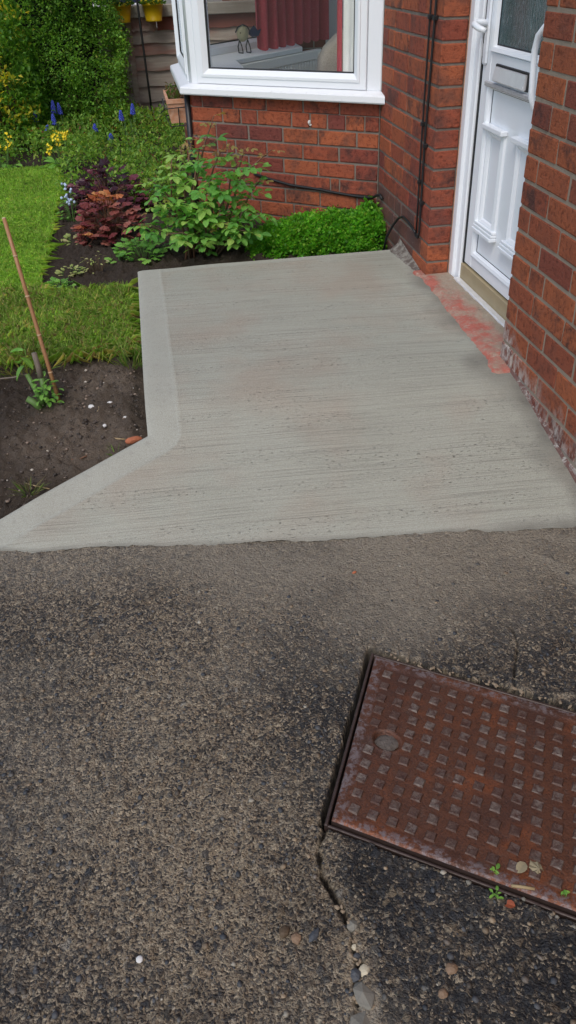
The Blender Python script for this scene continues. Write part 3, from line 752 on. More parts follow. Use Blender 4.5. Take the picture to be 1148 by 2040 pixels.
for k, js in BAY.items():
    js = sorted(js+[0.004, 1.10]); n = k+1
    for a, b in zip(js[:-1], js[1:]):
        lay(w_bay, A0.copy(), UA, NA, rowz(n)-(.006 if k == 5 else 0), a, b, .05, M['brick'], .009)
# pointing fillet along the foot of the near wall
mb = MB(); pts = []; 
for i in range(40):
    y = -.10-.9*i/39; z = float(slab_z(np.array([-.01]), np.array([y]))[0]); h = .006+.008*R.random()+(.010 if i in (5, 6, 13, 14, 15, 20) else 0); pts.append((y, z, h))
vs = []; 
for y, z, h in pts: vs += [(-.010-R.uniform(0, .006), y, z-.01), (-.006, y, z+h*.4), (.003, y, z+h*.8)]
mb.add(vs, [(i*3+k, i*3+k+1, (i+1)*3+k+1, (i+1)*3+k) for i in range(39) for k in range(2)])
mb.build('lime_fillet', M['lime'], house, True)
mb = MB(); vs = []
for i in range(26):
    y = 1.25-.38*i/25; z = .163; vs += [(-.05-R.uniform(0, .008)*(1 if i else 0)+.035*i/25, y, z+.002), (-.012, y, z+.03*(1-i/25)+R.uniform(0, .008)), (-.003, y, z+.05*(1-i/25)+.004)]
mb.add(vs, [(i*3+k, i*3+k+1, (i+1)*3+k+1, (i+1)*3+k) for i in range(25) for k in range(2)])
mb.build('lime_fillet', M['lime_dark'], house, True)
# red painted step left inside the doorway
L_ = [(-.046, .898), (-.030, .84), (-.033, .781), (-.033, .7), (-.030, .624), (-.040, .5), (-.043, .398), (-.049, .30), (-.055, .196), (-.054, .1), (-.056, .035), (-.060, -.05), (-.066, -.10), (-.030, -.135)]
ny = 90; nx = 14; ly = np.linspace(.905, -.135, ny); lx = np.interp(-ly, [-b for a, b in L_], [a for a, b in L_])+(vnoise(ly*24, ly*0, 3, 5, .7)-.5)*.036
t = np.linspace(0, 1, nx)
rx = np.where((ly > .845), -.004, np.where(ly < -.0, -.004, .099))
X = lx[:, None]+(rx-lx)[:, None]*t; Y = np.repeat(ly[:, None], nx, 1)
Z = .1655+.010*np.minimum(1, t*5)[None, :]+(vnoise(X*30, Y*30, 4, 4)-.5)*.010; Z[:, 0] = .158
Z = Z+np.where((X > .05), .004, 0)
Z = np.where(Y < -.0, np.minimum(Z, slab_z(X, Y)+.006-.012*sstep(-Y, .10, .135)), Z); Z[:, 0] = slab_z(X[:, 0], Y[:, 0])-.004
edge = np.clip(1.25-t[None, :]*1.3+(vnoise(X*14, Y*14, 8, 3)-.5)*1.2, 0, 1)
F = grid_faces(ny, nx)[:, ::-1].copy()
me = mesh_np('doorstep', np.stack([X, Y, Z], -1), F, M['redstep'], True, {'edge': ('FLOAT', edge.ravel())})
link('doorstep', me, house)

# --- windows
def window(O, U, N, L, name, a0, a1, post0=None, post1=None):
    fr = (O, U, N, Vector((0, 0, 1)))
    mb = MB(); mb.ring(fr, a0, a1, .786, 2.42, [(0, -.07), (0, 0), (.003, .003), (.030, .004), (.033, .009), (.044, .010), (.068, -.010), (.068, -.03), (.05, -.07), (0, -.07)])
    w = mb.build('window', M['upvc'], house)
    for (p, q) in (post0, post1):
        if q > p:
            mb = MB(); mb.box((p, -.07, .782), (q, -.003, 2.418), .004, fr); mb.build('frame', M['upvc'], w)
    mb = MB(); mb.ring(fr, a0+.0682, a1-.0682, .786+.0682, 2.42-.0682, [(0, -.011), (.006, -.013), (.006, -.022), (0, -.022)]); mb.build('gasket', M['gasket'], w)
    mb = MB(); mb.box((a0+.069, -.020, .855), (a1-.069, -.016, 2.351), 0, fr); mb.build('pane', M['glass'], w)
    return w
wA = window(A0, UA, NA, 1.1, 'window', .080, 1.043, (.004, .078), (1.046, 1.092))
LB = (BC_-AB_).length
window(AB_, Vector((0, 1, 0)), NB, LB, 'window', .052, LB-.052, (.012, .05), (LB-.05, LB-.012))
window(BC_, UC, NC, LC, 'window', .055, LC-.08, (.008, .052), (LC-.078, LC-.004))
mb = MB(); mb.sweep(PATH, [(-.069, .7855), (.002, .7840), (.046, .772), (.052, .766), (.053, .742), (.049, .736), (-.069, .736)], OFFS)
mb.build('window_sill', M['upvc_sill'], house)
mb = MB(); mb.sweep(PATH, [(-.074, .772), (-.074, .800), (-.345, .800), (-.35, .795), (-.35, .772)], OFFS)
mb.build('window_board', M['board'], house)
# corner poles behind the frames
for P_, d in ((AB_, OFFS[1]), (BC_, OFFS[2])): mb = MB(); mb.tube([P_-d*.035+Vector((0, 0, .775)), P_-d*.035+Vector((0, 0, 2.42))], .033, 12); mb.build('bay_pole', M['upvc'], house, True)
# room
mb = MB()
mb.add([(.0, 1.72, .15), (.25, 1.41, .15), (3.6, 1.41, .15), (3.6, 4.59, .15), (.2, 4.59, .15), (0, 4.1, .15), (BC_.x+.1, BC_.y-.03, .15), (AB_.x+.1, AB_.y+.03, .15)], [tuple(range(8))]); mb.build('room_floor', M['carpet'], house)
mb = MB()
for (a, b, z0, z1) in ((1.3, 4.9, .1, .3), (1.3, 4.9, 2.45, 2.65), (1.3, 1.5, .3, 2.45), (4.4, 4.9, .3, 2.45)): mb.add([(3.5, a, z0), (3.5, b, z0), (3.5, b, z1), (3.5, a, z1)], [(0, 1, 2, 3)])  # rear wall with a large opening added to let sky light in
mb.add([(.25, 4.6, .1), (3.6, 4.6, .1), (3.6, 4.6, 2.6), (.25, 4.6, 2.6)], [(0, 1, 2, 3)])
mb.add([(.25, 1.4, .1), (3.6, 1.4, .1), (3.6, 1.4, 2.6), (.25, 1.4, 2.6)], [(3, 2, 1, 0)])
for (x0, x1, y0, y1) in ((-.9, .5, 1.3, 4.9), (3.2, 3.6, 1.3, 4.9), (.5, 3.2, 1.3, 1.6), (.5, 3.2, 4.4, 4.9)): mb.add([(x0, y0, 2.6), (x1, y0, 2.6), (x1, y1, 2.6), (x0, y1, 2.6)], [(3, 2, 1, 0)])  # ceiling left open under the added glazing for more light
mb.sweep([PATH[0], PATH[1], PATH[2], PATH[3]], [(-.122, .15), (-.122, .77), (-.128, .77), (-.128, .15)], OFFS)
mb.build('room_wall', M['wallpaint'], house)

# --- front door
FRD = (Vector((0, 0, 0)), Vector((0, 1, 0)), Vector((-1, 0, 0)), Vector((0, 0, 1)))
def dbox(mb, y0, y1, x0, x1, z0, z1, bev=.003): return mb.box((y0, -x1, z0), (y1, -x0, z1), bev, FRD)
mb = MB(); mb.ring(FRD, .004, .840, .055, 2.098, [(0, -.19), (0, -.100), (.004, -.098), (.040, -.098), (.044, -.102), (.046, -.112), (.082, -.114), (.086, -.118), (.086, -.19)])
dframe = mb.build('door_frame', M['upvc'], house)
mb = MB(); mb.tube([(.102, .8435, .17), (.102, .8435, 2.09)], .004, 6); mb.build('sealant', M['terracotta'], house)
mb = MB(); mb.box((.086, -.165, .168), (.757, -.120, .246), .003, FRD); mb.build('threshold', M['beige'], house)
mb = MB(); dbox(mb, .087, .757, .0925, .1195, .150, .186, .003); mb.build('weather_bar', M['alu'], house)
door = MB()
dl0, dl1 = .098, .742
# stiles and rails of the leaf
gz0, gy0, gy1 = 1.03, .160, .668
dbox(door, dl0, gy0, .128, .185, .252, 2.0); dbox(door, gy1, dl1, .128, .185, .252, 2.0)
dbox(door, gy0+.001, gy1-.001, .1285, .185, .932, gz0); dbox(door, gy0+.001, gy1-.001, .1285, .185, .2522, .302)
dbox(door, gy0+.001, gy1-.001, .1285, .185, 1.88, 1.999)
DOOR = door.build('door', M['upvc'], house)
for y0_, y1_ in ((.7425, .7535), (.0865, .0975)): mb = MB(); mb.box((y0_, -.15, .25), (y1_, -.124, 2.0), 0, FRD); mb.build('gap_shade', M['gasket'], dframe)  # black strips in the leaf gaps, gap shade put into their colour
mb = MB(); mb.ring(FRD, gy0, gy1, gz0, 1.88, [(0, -.127), (.004, -.120), (.016, -.124), (.022, -.136)]); mb.ring(FRD, gy0, gy1, .302, .932, [(0, -.127), (.004, -.121), (.014, -.125), (.020, -.138)])
mb.build('bead', M['upvc'], DOOR)
mb = MB(); dbox(mb, gy0+.02, gy1+.016, .116, .127, .921, .937, .003); mb.build('drip_bead', M['greybead'], DOOR)
mb = MB(); mb.box((gy0+.021, -.146, gz0+.021), (gy1-.021, -.139, 1.86), 0, FRD); mb.build('pane', M['obscure'], DOOR)
mb = MB(); mb.ring(FRD, gy0+.0215, gy1-.0215, gz0+.0215, 1.858, [(0, -.137), (.005, -.1385)]); mb.build('gasket', M['gasket'], DOOR)
mb = MB(); mb.box((gy0+.019, -.147, .320), (gy1-.019, -.140, .914), 0, FRD); mb.build('panel', M['upvc'], DOOR)
mb = MB(); mb.ring(FRD, gy0+.0205, gy1-.0205, .3205, .9135, [(0, -.1392), (.0035, -.1395)]); mb.build('gasket', M['gasket'], DOOR)
for c in (.565, .292):       # two raised moulded panels with stepped ledges
    w = .088; mb = MB()
    mb.ring(FRD, c-w, c+w, .425, .795, [(0, -.1398), (.006, -.132), (.024, -.128), (.034, -.134), (.038, -.1395)])
    dbox(mb, c-w-.006, c+w+.006, .112, .1395, .782, .800, .003)
    dbox(mb, c-w-.004, c+w+.004, .120, .1396, .436, .446, .002); dbox(mb, c-w-.006, c+w+.006, .116, .1397, .424, .435, .002); dbox(mb, c-w-.008, c+w+.008, .111, .1398, .410, .423, .002)
    mb.build('moulding', M['upvc'], DOOR)
mb = MB(); mb.ring(FRD, .322, .604, .942, 1.000, [(0, -.126), (.002, -.121), (.006, -.121), (.008, -.127)]); mb.box((.324, -.130, .944), (.602, -.1265, .998), 0, FRD); lb = mb.build('letterbox', M['gasket'], DOOR)
mb = MB(); mb.add([FRD[1]*y+FRD[2]*o+Vector((0, 0, z)) for y in (.332, .596) for (o, z) in ((-.124, .992), (-.117, .990), (-.108, .950), (-.112, .946), (-.126, .946))],
                  [(0, 1, 6, 5), (1, 2, 7, 6), (2, 3, 8, 7), (3, 4, 9, 8), (4, 3, 2, 1, 0), (5, 6, 7, 8, 9)]); mb.build('letter_flap', M['silver'], DOOR)
mb = MB(); dbox(mb, .700, .738, .119, .1278, .985, 1.24, .006); mb.build('handle_plate', M['upvc'], DOOR)
mb = MB(); mb.tube([(.119, .722, 1.115), (.095, .722, 1.118), (.072, .716, 1.118), (.062, .695, 1.114), (.064, .65, 1.106), (.078, .622, 1.100)], [.012, .011, .0105, .0105, .010, .008], 12); mb.build('handle', M['upvc'], DOOR, True)
mb = MB(); mb.box((.7385, -.127, 1.01), (.745, -.121, 1.05), .001, FRD); mb.build('latch_plate', M['greybead'], DOOR)
# white grab rail beside the door
grab = thing('grab_rail', 'white curved grab rail at the right side of the front door', 'grab rail', (.128, .20, .9))
mb = MB(); mb.tube([(.128, .148, .905), (.10, .150, .907), (.078, .157, .922), (.070, .165, .95), (.070, .172, .985), (.070, .181, 1.038), (.070, .185, 1.078), (.070, .172, 1.118), (.073, .142, 1.142), (.090, .122, 1.152), (.128, .118, 1.154)], .0100, 12); mb.build('rail', M['upvc'], grab, True)
mb = MB(); mb.tube([(.1275, .148, .905), (.121, .148, .905)], .022, 16); mb.build('flange', M['upvc'], grab); mb = MB(); mb.tube([(.1275, .118, 1.154), (.121, .118, 1.154)], .022, 16); mb.build('flange', M['upvc'], grab)

# ================================================================== INSIDE THE BAY
def curtain(name, P, Q, z0, z1, folds, amp, mat, parent=None, loc=None, seed=0):
    P = Vector(P); Q = Vector(Q); d = (Q-P); n = Vector((-d.y, d.x, 0)).normalized(); g = random.Random(seed); nx = folds*10; nz = 6; vs = []
    ph = [g.uniform(.6, 1.3) for _ in range(folds+2)]
    for j in range(nz+1):
        for i in range(nx+1):
            t = i/nx; a = amp*ph[int(t*folds)]*math.sin(t*folds*2*math.pi)*(1+.25*math.sin(j+i*.1)); z = z0+(z1-z0)*j/nz
            if j == 0: z += .012*math.sin(t*folds*2*math.pi+1)
            v = P+d*t+n*a; vs.append((v.x, v.y, z))
    fs = [(j*(nx+1)+i, j*(nx+1)+i+1, (j+1)*(nx+1)+i+1, (j+1)*(nx+1)+i) for j in range(nz) for i in range(nx)]
    mb = MB(); mb.add(vs, fs); return mb.build(name, mat, parent, True, loc)
tag(curtain('curtain', (-.33, 3.52, 0), (.25, 4.125, 0), .815, 2.4, 8, .028, M['curtain'], seed=3), 'dark red patterned curtain hanging in folds above the radiator', 'curtain')
cu = thing('curtain', 'red curtain with pale lining gathered at the right end of the window', 'curtain', tuple(A0+UA*.2-NA*.14))
curtain('lining', A0+UA*.05-NA*.13, A0+UA*.262-NA*.13, .81, 2.1, 3, .012, M['lining'], cu, seed=5)
curtain('fabric', A0+UA*.266-NA*.125, A0+UA*.305-NA*.15, .81, 2.1, 1, .010, M['curtain'], cu, seed=6)
# radiator below the far window board
rad = thing('radiator', 'pale ribbed radiator under the inner window board', 'radiator', tuple(BC_+UC*.6-NC*.30+Vector((0, 0, .2))))
fr = (BC_-NC*.31, UC, -NC, Vector((0, 0, 1)))
mb = MB(); prof = []
nr = 30; r0, r1 = .08, 1.12
for i in range(nr*4+1):
    t = r0+(r1-r0)*i/(nr*4); ph = i % 4; o = (.022, .044, .044, .022)[ph]; prof.append((t, o))
O, X_, Y_, Z_ = fr; vs = []
for (t, o) in prof: vs += [O+X_*t+Y_*(o-.012)+Z_*.24, O+X_*t+Y_*o+Z_*.26, O+X_*t+Y_*o+Z_*.685, O+X_*t+Y_*.034+Z_*.71]
mb.add(vs, [(i*4+k, (i+1)*4+k, (i+1)*4+k+1, i*4+k+1) for i in range(len(prof)-1) for k in range(3)])
mb.build('panel', M['radiator'], rad)
mb = MB(); mb.box((r0-.01, .0, .708), (r1+.01, .046, .768), .006, fr); mb.build('top_rail', M['radiator'], rad)
mb = MB(); mb.tube([O+X_*(r1-.03)+Y_*.046+Z_*.735, O+X_*(r1-.03)+Y_*.058+Z_*.735], .012, 10); mb.build('plug', M['radiator'], rad)
mb = MB(); mb.tube([O+X_*r0+Y_*.02+Z_*.24, O+X_*r0+Y_*.02+Z_*.151], .008, 8); mb.tube([O+X_*r1+Y_*.02+Z_*.24, O+X_*r1+Y_*.02+Z_*.151], .008, 8); mb.build('pipe', M['radiator'], rad)
# armchair
ch = thing('armchair', 'brown tweed armchair with a rounded back inside the window', 'armchair', (.22, 2.75, .15))
mb = MB(); nz = 12; vs = []
for k in range(nz+1):
    z = .35+(1.0-.35)*k/nz; hw = .30-.02*(k/nz) if k < nz-3 else .28-.030*(k-nz+3)**1.6
    for (s, o) in ((-1, -.05), (-.9, -.075), (.9, -.075), (1, -.05), (1, .05), (.9, .07), (-.9, .07), (-1, .05)): vs.append((.18+hw*s, 2.62+o*(.9 if k == nz else 1)-.1*k/nz+.1, z))
mb.add(vs, [(k*8+i, k*8+(i+1) % 8, (k+1)*8+(i+1) % 8, (k+1)*8+i) for k in range(nz) for i in range(8)]+[tuple(range(nz*8, nz*8+8))]); mb.build('backrest', M['chairfab'], ch, True)
mb = MB(); mb.box((-.08, 2.70, .30), (.44, 3.2, .58), .04); mb.build('seat', M['chairfab'], ch)
for s in (-.18, .455): mb = MB(); mb.box((s, 2.68, .25), (s+.085, 3.2, .72), .03); mb.build('armrest', M['chairfab'], ch)
for x in (-.12, .48):
    for y in (2.72, 3.14): mb = MB(); mb.tube([(x, y, .27), (x, y, .151)], .02, 8); mb.build('leg', M['stem'], ch)
# pebble figure on the window board
bx = Vector((-.43, 3.50, .80)); orn = thing('ornament', 'round pebble ornament on black wire legs on the inner window board', 'ornament', tuple(bx))
mb = MB(); mb.blob(bx+Vector((0, 0, .112)), (.044, .036, .047), .03, sub=3); mb.build('body', M['pebblebody'], orn, True)
mb = MB(); mb.tube([bx+Vector((-.046, -.006, .12)), bx+Vector((-.03, -.02, .150)), bx+Vector((0, -.024, .163)), bx+Vector((.03, -.02, .150)), bx+Vector((.046, 0, .125))], .004, 6); mb.build('cap_band', M['blackmetal'], orn)
for s in (-1, 1):
    mb = MB(); mb.tube([bx+Vector((.026*s+.005, 0, .078)), bx+Vector((.026*s-.008, -.006, .04)), bx+Vector((.026*s-.004, -.004, .006)), bx+Vector((.026*s+.022, -.018, .004))], .0042, 6)
    mb.tube([bx+Vector((.026*s+.005, 0, .078)), bx+Vector((.026*s+.018, .004, .04)), bx+Vector((.026*s+.024, .002, .005))], .0036, 6); mb.build('leg', M['blackmetal'], orn)
mb = MB(); mb.add([bx+Vector(v) for v in ((.04, 0, .12), (.075, .002, .155), (.10, .004, .125), (.125, .006, .135), (.105, .004, .095), (.06, 0, .09), (.04, .012, .105), (.10, .016, .11))],
                  [(0, 1, 2, 4, 5), (2, 3, 4), (0, 5, 6), (5, 4, 7, 6), (1, 0, 6, 7), (2, 1, 7), (3, 2, 7), (4, 3, 7)]); mb.build('tail', M['navy'], orn)
mb = MB(); mb.blob(bx+Vector((-.018, -.036, .118)), (.005, .004, .005), 0, sub=1); mb.blob(bx+Vector((.002, -.038, .112)), (.005, .004, .007), 0, sub=1); mb.build('nose', M['stem'], orn)

# ================================================================== CABLES
def cable(label, pts, r, extra=None):
    root = thing('cable', label, 'cable', pts[0])
    mb = MB(); mb.tube(pts, r, 8); mb.build('sheath', M['black'], root, True)
    for p in (extra or []):
        mb = MB(); mb.box((p[0]-.004, p[1]-.009, p[2]-.008), (p[0]+.014, p[1]+.009, p[2]+.008), .002); mb.build('clip', M['black'], root)
cable('thin black cable running down the brick pier, nearer the bay window', [(-.008, .985, 1.7), (-.008, .982, 1.18), (-.008, .990, .9), (-.009, .993, .67), (-.009, .990, .45), (-.010, .988, .315)], .0038, [(-.012, .983, 1.125), (-.012, .992, .75), (-.012, .99, .525)])
cable('thicker black cable running down the brick pier, nearer the door', [(-.008, .918, 1.7), (-.009, .917, 1.18), (-.009, .935, .9), (-.010, .946, .677), (-.010, .944, .5), (-.012, .940, .33), (-.014, .946, .305), (-.014, .975, .303), (-.012, .99, .312)], .0050, [(-.013, .920, 1.124), (-.013, .945, .675), (-.013, .943, .45)])
pts = [(-.013, .99, .315), (-.014, 1.03, .325), (-.016, 1.10, .335), (-.017, 1.17, .338), (-.02, 1.23, .315), (-.03, 1.28, .27), (-.05, 1.31, .21), (-.06, 1.33, .12)]
cable('black cable curving along the foot of the pier into the green mound', pts, .0055)
def bp(t, z, o=.008): v = A0+UA*t+NA*o; return (v.x, v.y, z)
pts = [bp(.72, .36), bp(.6, .338), bp(.5, .322), bp(.42, .318), bp(.33, .314), bp(.24, .306), bp(.14, .300), bp(.06, .298), bp(.02, .303, .02), (-.022, 1.62, .325), (-.012, 1.585, .335), (-.008, 1.56, .32)]
cable('black cable tacked along the bay brickwork above the bright green mound', pts, .0070, [bp(.33, .314, .004), bp(.05, .298, .006)])
sn = A0+UA*.383+NA*.006+Vector((0, 0, .632))
mb = MB(); mb.blob(sn, (.008, .008, .011), .1, sub=2); mb.blob(sn+Vector((.006, 0, -.012)), (.007, .006, .006), .1, sub=2); s_ = mb.build('snail', M['white_stone'], None, True, tuple(sn)); tag(s_, 'small white snail shell stuck on the bay brickwork below the sill', 'snail')

# ================================================================== MANHOLE COVER
cx, cy = cuv(.3, .5)
cov = thing('manhole_cover', 'rusty iron manhole cover with rows of square studs set in the driveway', 'manhole cover', (cx, cy, 0))
sh = float(np.hypot(*CL)); 
nu, nv = 190, 140; us = np.linspace(.009, CLEN-.009, nu); vv = np.linspace(.016, .984, nv)
U_, V_ = np.meshgrid(us, vv, indexing='ij')
P0 = CTL[None, None]+CE[None, None]*U_[..., None]+CL[None, None]*V_[..., None]
vm = V_*sh; ed = np.minimum.reduce([U_-.009, CLEN-.009-U_, vm-.0075, sh*.984-vm]); eg = 1-sstep(ed, .016, .030)
Zc = .003+.0022*eg+(vnoise(P0[..., 0]*25, P0[..., 1]*25, 3, 3)-.5)*.0016-.004*(1-sstep(ed, 0, .004))
ku, kv = .078, .505
kd = np.hypot((U_-ku)/.029, (vm-kv*sh)/.024); Zc = Zc-.012*(1-sstep(kd, .86, 1.03))+.002*np.exp(-((kd-1.15)/.12)**2)
me = mesh_np('plate', np.stack([P0[..., 0]-cx, P0[..., 1]-cy, Zc], -1), grid_faces(nu, nv)[:, ::-1].copy(), M['rust'], True, {'edge': ('FLOAT', eg.ravel())})
plate = link('plate', me, cov)
mb = MB(); ang0 = math.atan2(CE[1], CE[0])
for ins, name in ((0, 'skirt'),):      # plate sides
    c4 = [cuv(.009, .016), cuv(CLEN-.009, .016), cuv(CLEN-.009, .984), cuv(.009, .984)]
    vs = [(x, y, .0005) for x, y in c4]+[(x, y, -.035) for x, y in c4]; mb.add(vs, [(k, (k+1) % 4, 4+(k+1) % 4, 4+k) for k in range(4)])
mb.build('skirt', M['iron'], cov)
def bar(name, u0, u1, v0, v1, z0, z1):
    mb = MB(); c4 = [cuv(u0, v0), cuv(u1, v0), cuv(u1, v1), cuv(u0, v1)]
    b = .0015; vs = [(x, y, z0) for x, y in c4]+[(x, y, z1-b) for x, y in c4]
    inn = [cuv(u0+b, v0+b/sh), cuv(u1-b, v0+b/sh), cuv(u1-b, v1-b/sh), cuv(u0+b, v1-b/sh)]; vs += [(x, y, z1) for x, y in inn]
    mb.add(vs, [(k, (k+1) % 4, 4+(k+1) % 4, 4+k) for k in range(4)]+[(4+k, 4+(k+1) % 4, 8+(k+1) % 4, 8+k) for k in range(4)]+[(8, 9, 10, 11)]); return mb.build(name, M['iron'], cov)
bar('frame', -.003, .0035, -.008, 1.008, -.05, -.001); bar('frame', CLEN-.0035, CLEN+.003, -.008, 1.008, -.05, -.001)
bar('frame', .0038, CLEN-.0038, -.008, .006, -.05, -.002); bar('frame', .0038, CLEN-.0038, .996, 1.008, -.05, -.003)
mb = MB(); c = cuv(ku, kv); mb.blob((c[0], c[1], -.0075), (.0275, .023, .0062), .10, sub=3); mb.build('keyhole_grit', M['mudfill'], cov, True)
STUDS = []
for var in range(4):
    rr = random.Random(40+var); b = .0104; t_ = .0086; zt = .0034
    vs = [(sx*b, sy*b, 0) for sx, sy in ((-1, -1), (1, -1), (1, 1), (-1, 1))]+[(sx*t_+rr.uniform(-.0008, .0008), sy*t_+rr.uniform(-.0008, .0008), zt+rr.uniform(-.0009, .0006)) for sx, sy in ((-1, -1), (1, -1), (1, 1), (-1, 1))]
    vs.append((rr.uniform(-.002, .002), rr.uniform(-.002, .002), zt-.0008+rr.uniform(-.0006, .001)))
    STUDS.append(mesh_np('stud', vs, [(k, (k+1) % 4, 4+(k+1) % 4, 4+k) for k in range(4)]+[(4+k, 4+(k+1) % 4, 8) for k in range(4)], M['stud']))
for i in range(15):
    for j in range(11):
        u = .046+i*(CLEN-.092)/14; v = .115+j*.78/10
        if math.hypot((u-ku)/.040, (v-kv)*sh/.033) < 1.0 or math.hypot((u-(CLEN-ku))/.040, (v-kv)*sh/.033) < 1: continue
        o = bpy.data.objects.new('stud', STUDS[R.randrange(4)]); COL.objects.link(o); o.parent = plate
        x, y = cuv(u, v); o.location = (x-cx+R.uniform(-.001, .001), y-cy+R.uniform(-.001, .001), .0028); o.rotation_euler = (0, 0, ang0-.06+R.uniform(-.06, .06))

# ================================================================== PLANTS
def leaf_mesh(name, L, Wd, mat, fold=.25, curl=.25, lobes=0, off=(0, 0, 0), ang=0, acc=None):
    """one leaf: pointed oval (or lobed) blade with a folded midrib, lying along +y"""
    vs = []; fs = []
    if lobes == 0:
        ts = [0, .18, .42, .68, .88, 1]; ws = [.04, .74, 1, .90, .55, .0]
        for t, w in zip(ts, ws):
            y = L*t; x = Wd*.5*w; z = -curl*L*t*t
            vs += [(-x, y, z+fold*x), (0, y, z), (x, y, z+fold*x)]
        for i in range(5):
            a = i*3; fs += [(a, a+1, a+4, a+3), (a+1, a+2, a+5, a+4)]
    else:
        vs.append((0, L*.25, .06*L)); n = lobes*4
        for k in range(n):
            a = 2*math.pi*k/n; r = .5*L*(1+.13*math.cos(lobes*a)+.05*math.sin(3.3*k)); 
            if abs(a-1.5*math.pi) < .3: r *= .45
            vs.append((r*math.cos(a)*Wd/L, L*.5+r*math.sin(a), .07*L*math.sin(a*lobes*.5+k)-curl*L*.35*(r/L*2)**2+R.uniform(-.03, .03)*L))
        fs = [(0, 1+k, 1+(k+1) % n) for k in range(n)]
    return vs, fs
def compound(L, mat, n=5):
    V = []; F = []; st = L*.4
    spec = [(0, st+L*.35, 0, 1.0)]+[(s, st*.55+L*.42*j, s*1.05, .86-.1*(1-j)) for j in range((n-1)//2) for s in (-1, 1)]
    for (s, y, a, sc) in spec:
        vs, fs = leaf_mesh('l', L*.40*sc, L*.29*sc, mat, fold=R.uniform(.1, .4), curl=R.uniform(.1, .5)); b = len(V); ca, sa = math.cos(-a), math.sin(-a)
        V += [(x*ca-yy*sa, x*sa+yy*ca+y, z-.15*y) for x, yy, z in vs]; F += [tuple(i+b for i in f) for f in fs]
    b = len(V); y1 = st+L*.4; w = .0011; V += [(-w, 0, 0), (w, 0, 0), (w, y1, -.15*y1), (-w, y1, -.15*y1)]; F.append((b, b+1, b+2, b+3))
    return mesh_np('leaf', V, F, mat, False)
def put(name, me, parent, p, dirv, scale=1.0, roll=0.0):
    d = Vector(dirv).normalized(); x = d.cross(Vector((0, 0, 1)))
    if x.length < .05: x = Vector((1, 0, 0))
    x.normalize(); z = x.cross(d)
    m = Matrix((x, d, z)).transposed().to_4x4() @ Matrix.Rotation(roll, 4, 'Y'); m = m @ Matrix.Scale(scale, 4)
    m.translation = Vector(p)-ORG[parent.name]
    o = bpy.data.objects.new(name, me); COL.objects.link(o); o.parent = parent; o.matrix_local = m; return o
def cloud_mesh(P, D, Ls, Ws, C, seed=0, fold=.25):
    """many folded leaves in one mesh: P base, D direction, sizes, colours"""
    g = np.random.default_rng(seed); n = len(P); D = D/np.linalg.norm(D, axis=1, keepdims=True)
    up = np.tile(np.array([[0, 0, 1.0]]), (n, 1))+g.normal(0, .45, (n, 3)); X = np.cross(D, up); X /= np.linalg.norm(X, axis=1, keepdims=True)+1e-9; N = np.cross(X, D)
    L = Ls[:, None]; Wd = Ws[:, None]
    v = np.stack([P, P+D*L*.5-X*Wd*.5+N*Wd*fold, P+D*L-N*L*.12, P+D*L*.5+X*Wd*.5+N*Wd*fold, P+D*L*.5], 1)
    V = v.reshape(-1, 3); b = np.arange(n)[:, None]*5
    F = np.concatenate([b+np.array([[0, 4, 2, 1]]), b+np.array([[0, 3, 2, 4]])], 0)
    return V, F, np.repeat(C, 5, 0)
def cloud(name, P, D, Ls, Ws, C, parent=None, mat=None, seed=0, loc=None, kind=None):
    V, F, CC = cloud_mesh(P, D, Ls, Ws, C, seed)
    L = np.array(loc if loc is not None else (ORG[parent.name] if parent else (0, 0, 0)))
    me = mesh_np(name, V-L, F, mat or M['foliage'], False, {'col': ('FLOAT_COLOR', CC)})
    o = link(name, me, parent, loc)
    if kind: o['kind'] = kind
    return o
def pick(g, n, pal, w, jit=.25):
    pal = np.array(pal); c = pal[g.choice(len(pal), n, p=np.array(w)/sum(w))]; return c*g.uniform(1-jit, 1+jit, (n, 1))

# --- lawn
def in_lawn(x, y):
    wob = (vnoise(x*4, y*4, 71, 3)-.5)*.05
    main = (x < np.interp(y, [0.3, 1.2, 1.5, 2.4, 3.0, 3.6, 4.0], [-1.74, -1.66, -1.70, -1.69, -1.71, -1.745, -1.80])+wob) & (y > .50+wob) & (y < 3.86+wob*.8)
    patch = (x < -1.285+wob*.4) & (x > -1.9) & (y > .46+wob*.9-(x+1.3)*.12) & (y < 1.17+wob*.8)
    return main | patch
st = .012; xs = np.arange(-3.6, -1.26, st); ys = np.arange(.35, 4.0, st); X, Y = np.meshgrid(xs, ys, indexing='ij')
Z = soil_z(X, Y)+np.where((X < -1.78) & (Y > 1.2), .022, .011)+(vnoise(X*12, Y*12, 2, 3)-.5)*.015; F = grid_faces(len(xs), len(ys)); cxm = X.ravel()[F].mean(1); cym = Y.ravel()[F].mean(1)
me = mesh_np('lawn', np.stack([X, Y, Z], -1), F[in_lawn(cxm, cym)], M['turf_base'], True); struct(link('lawn', me))
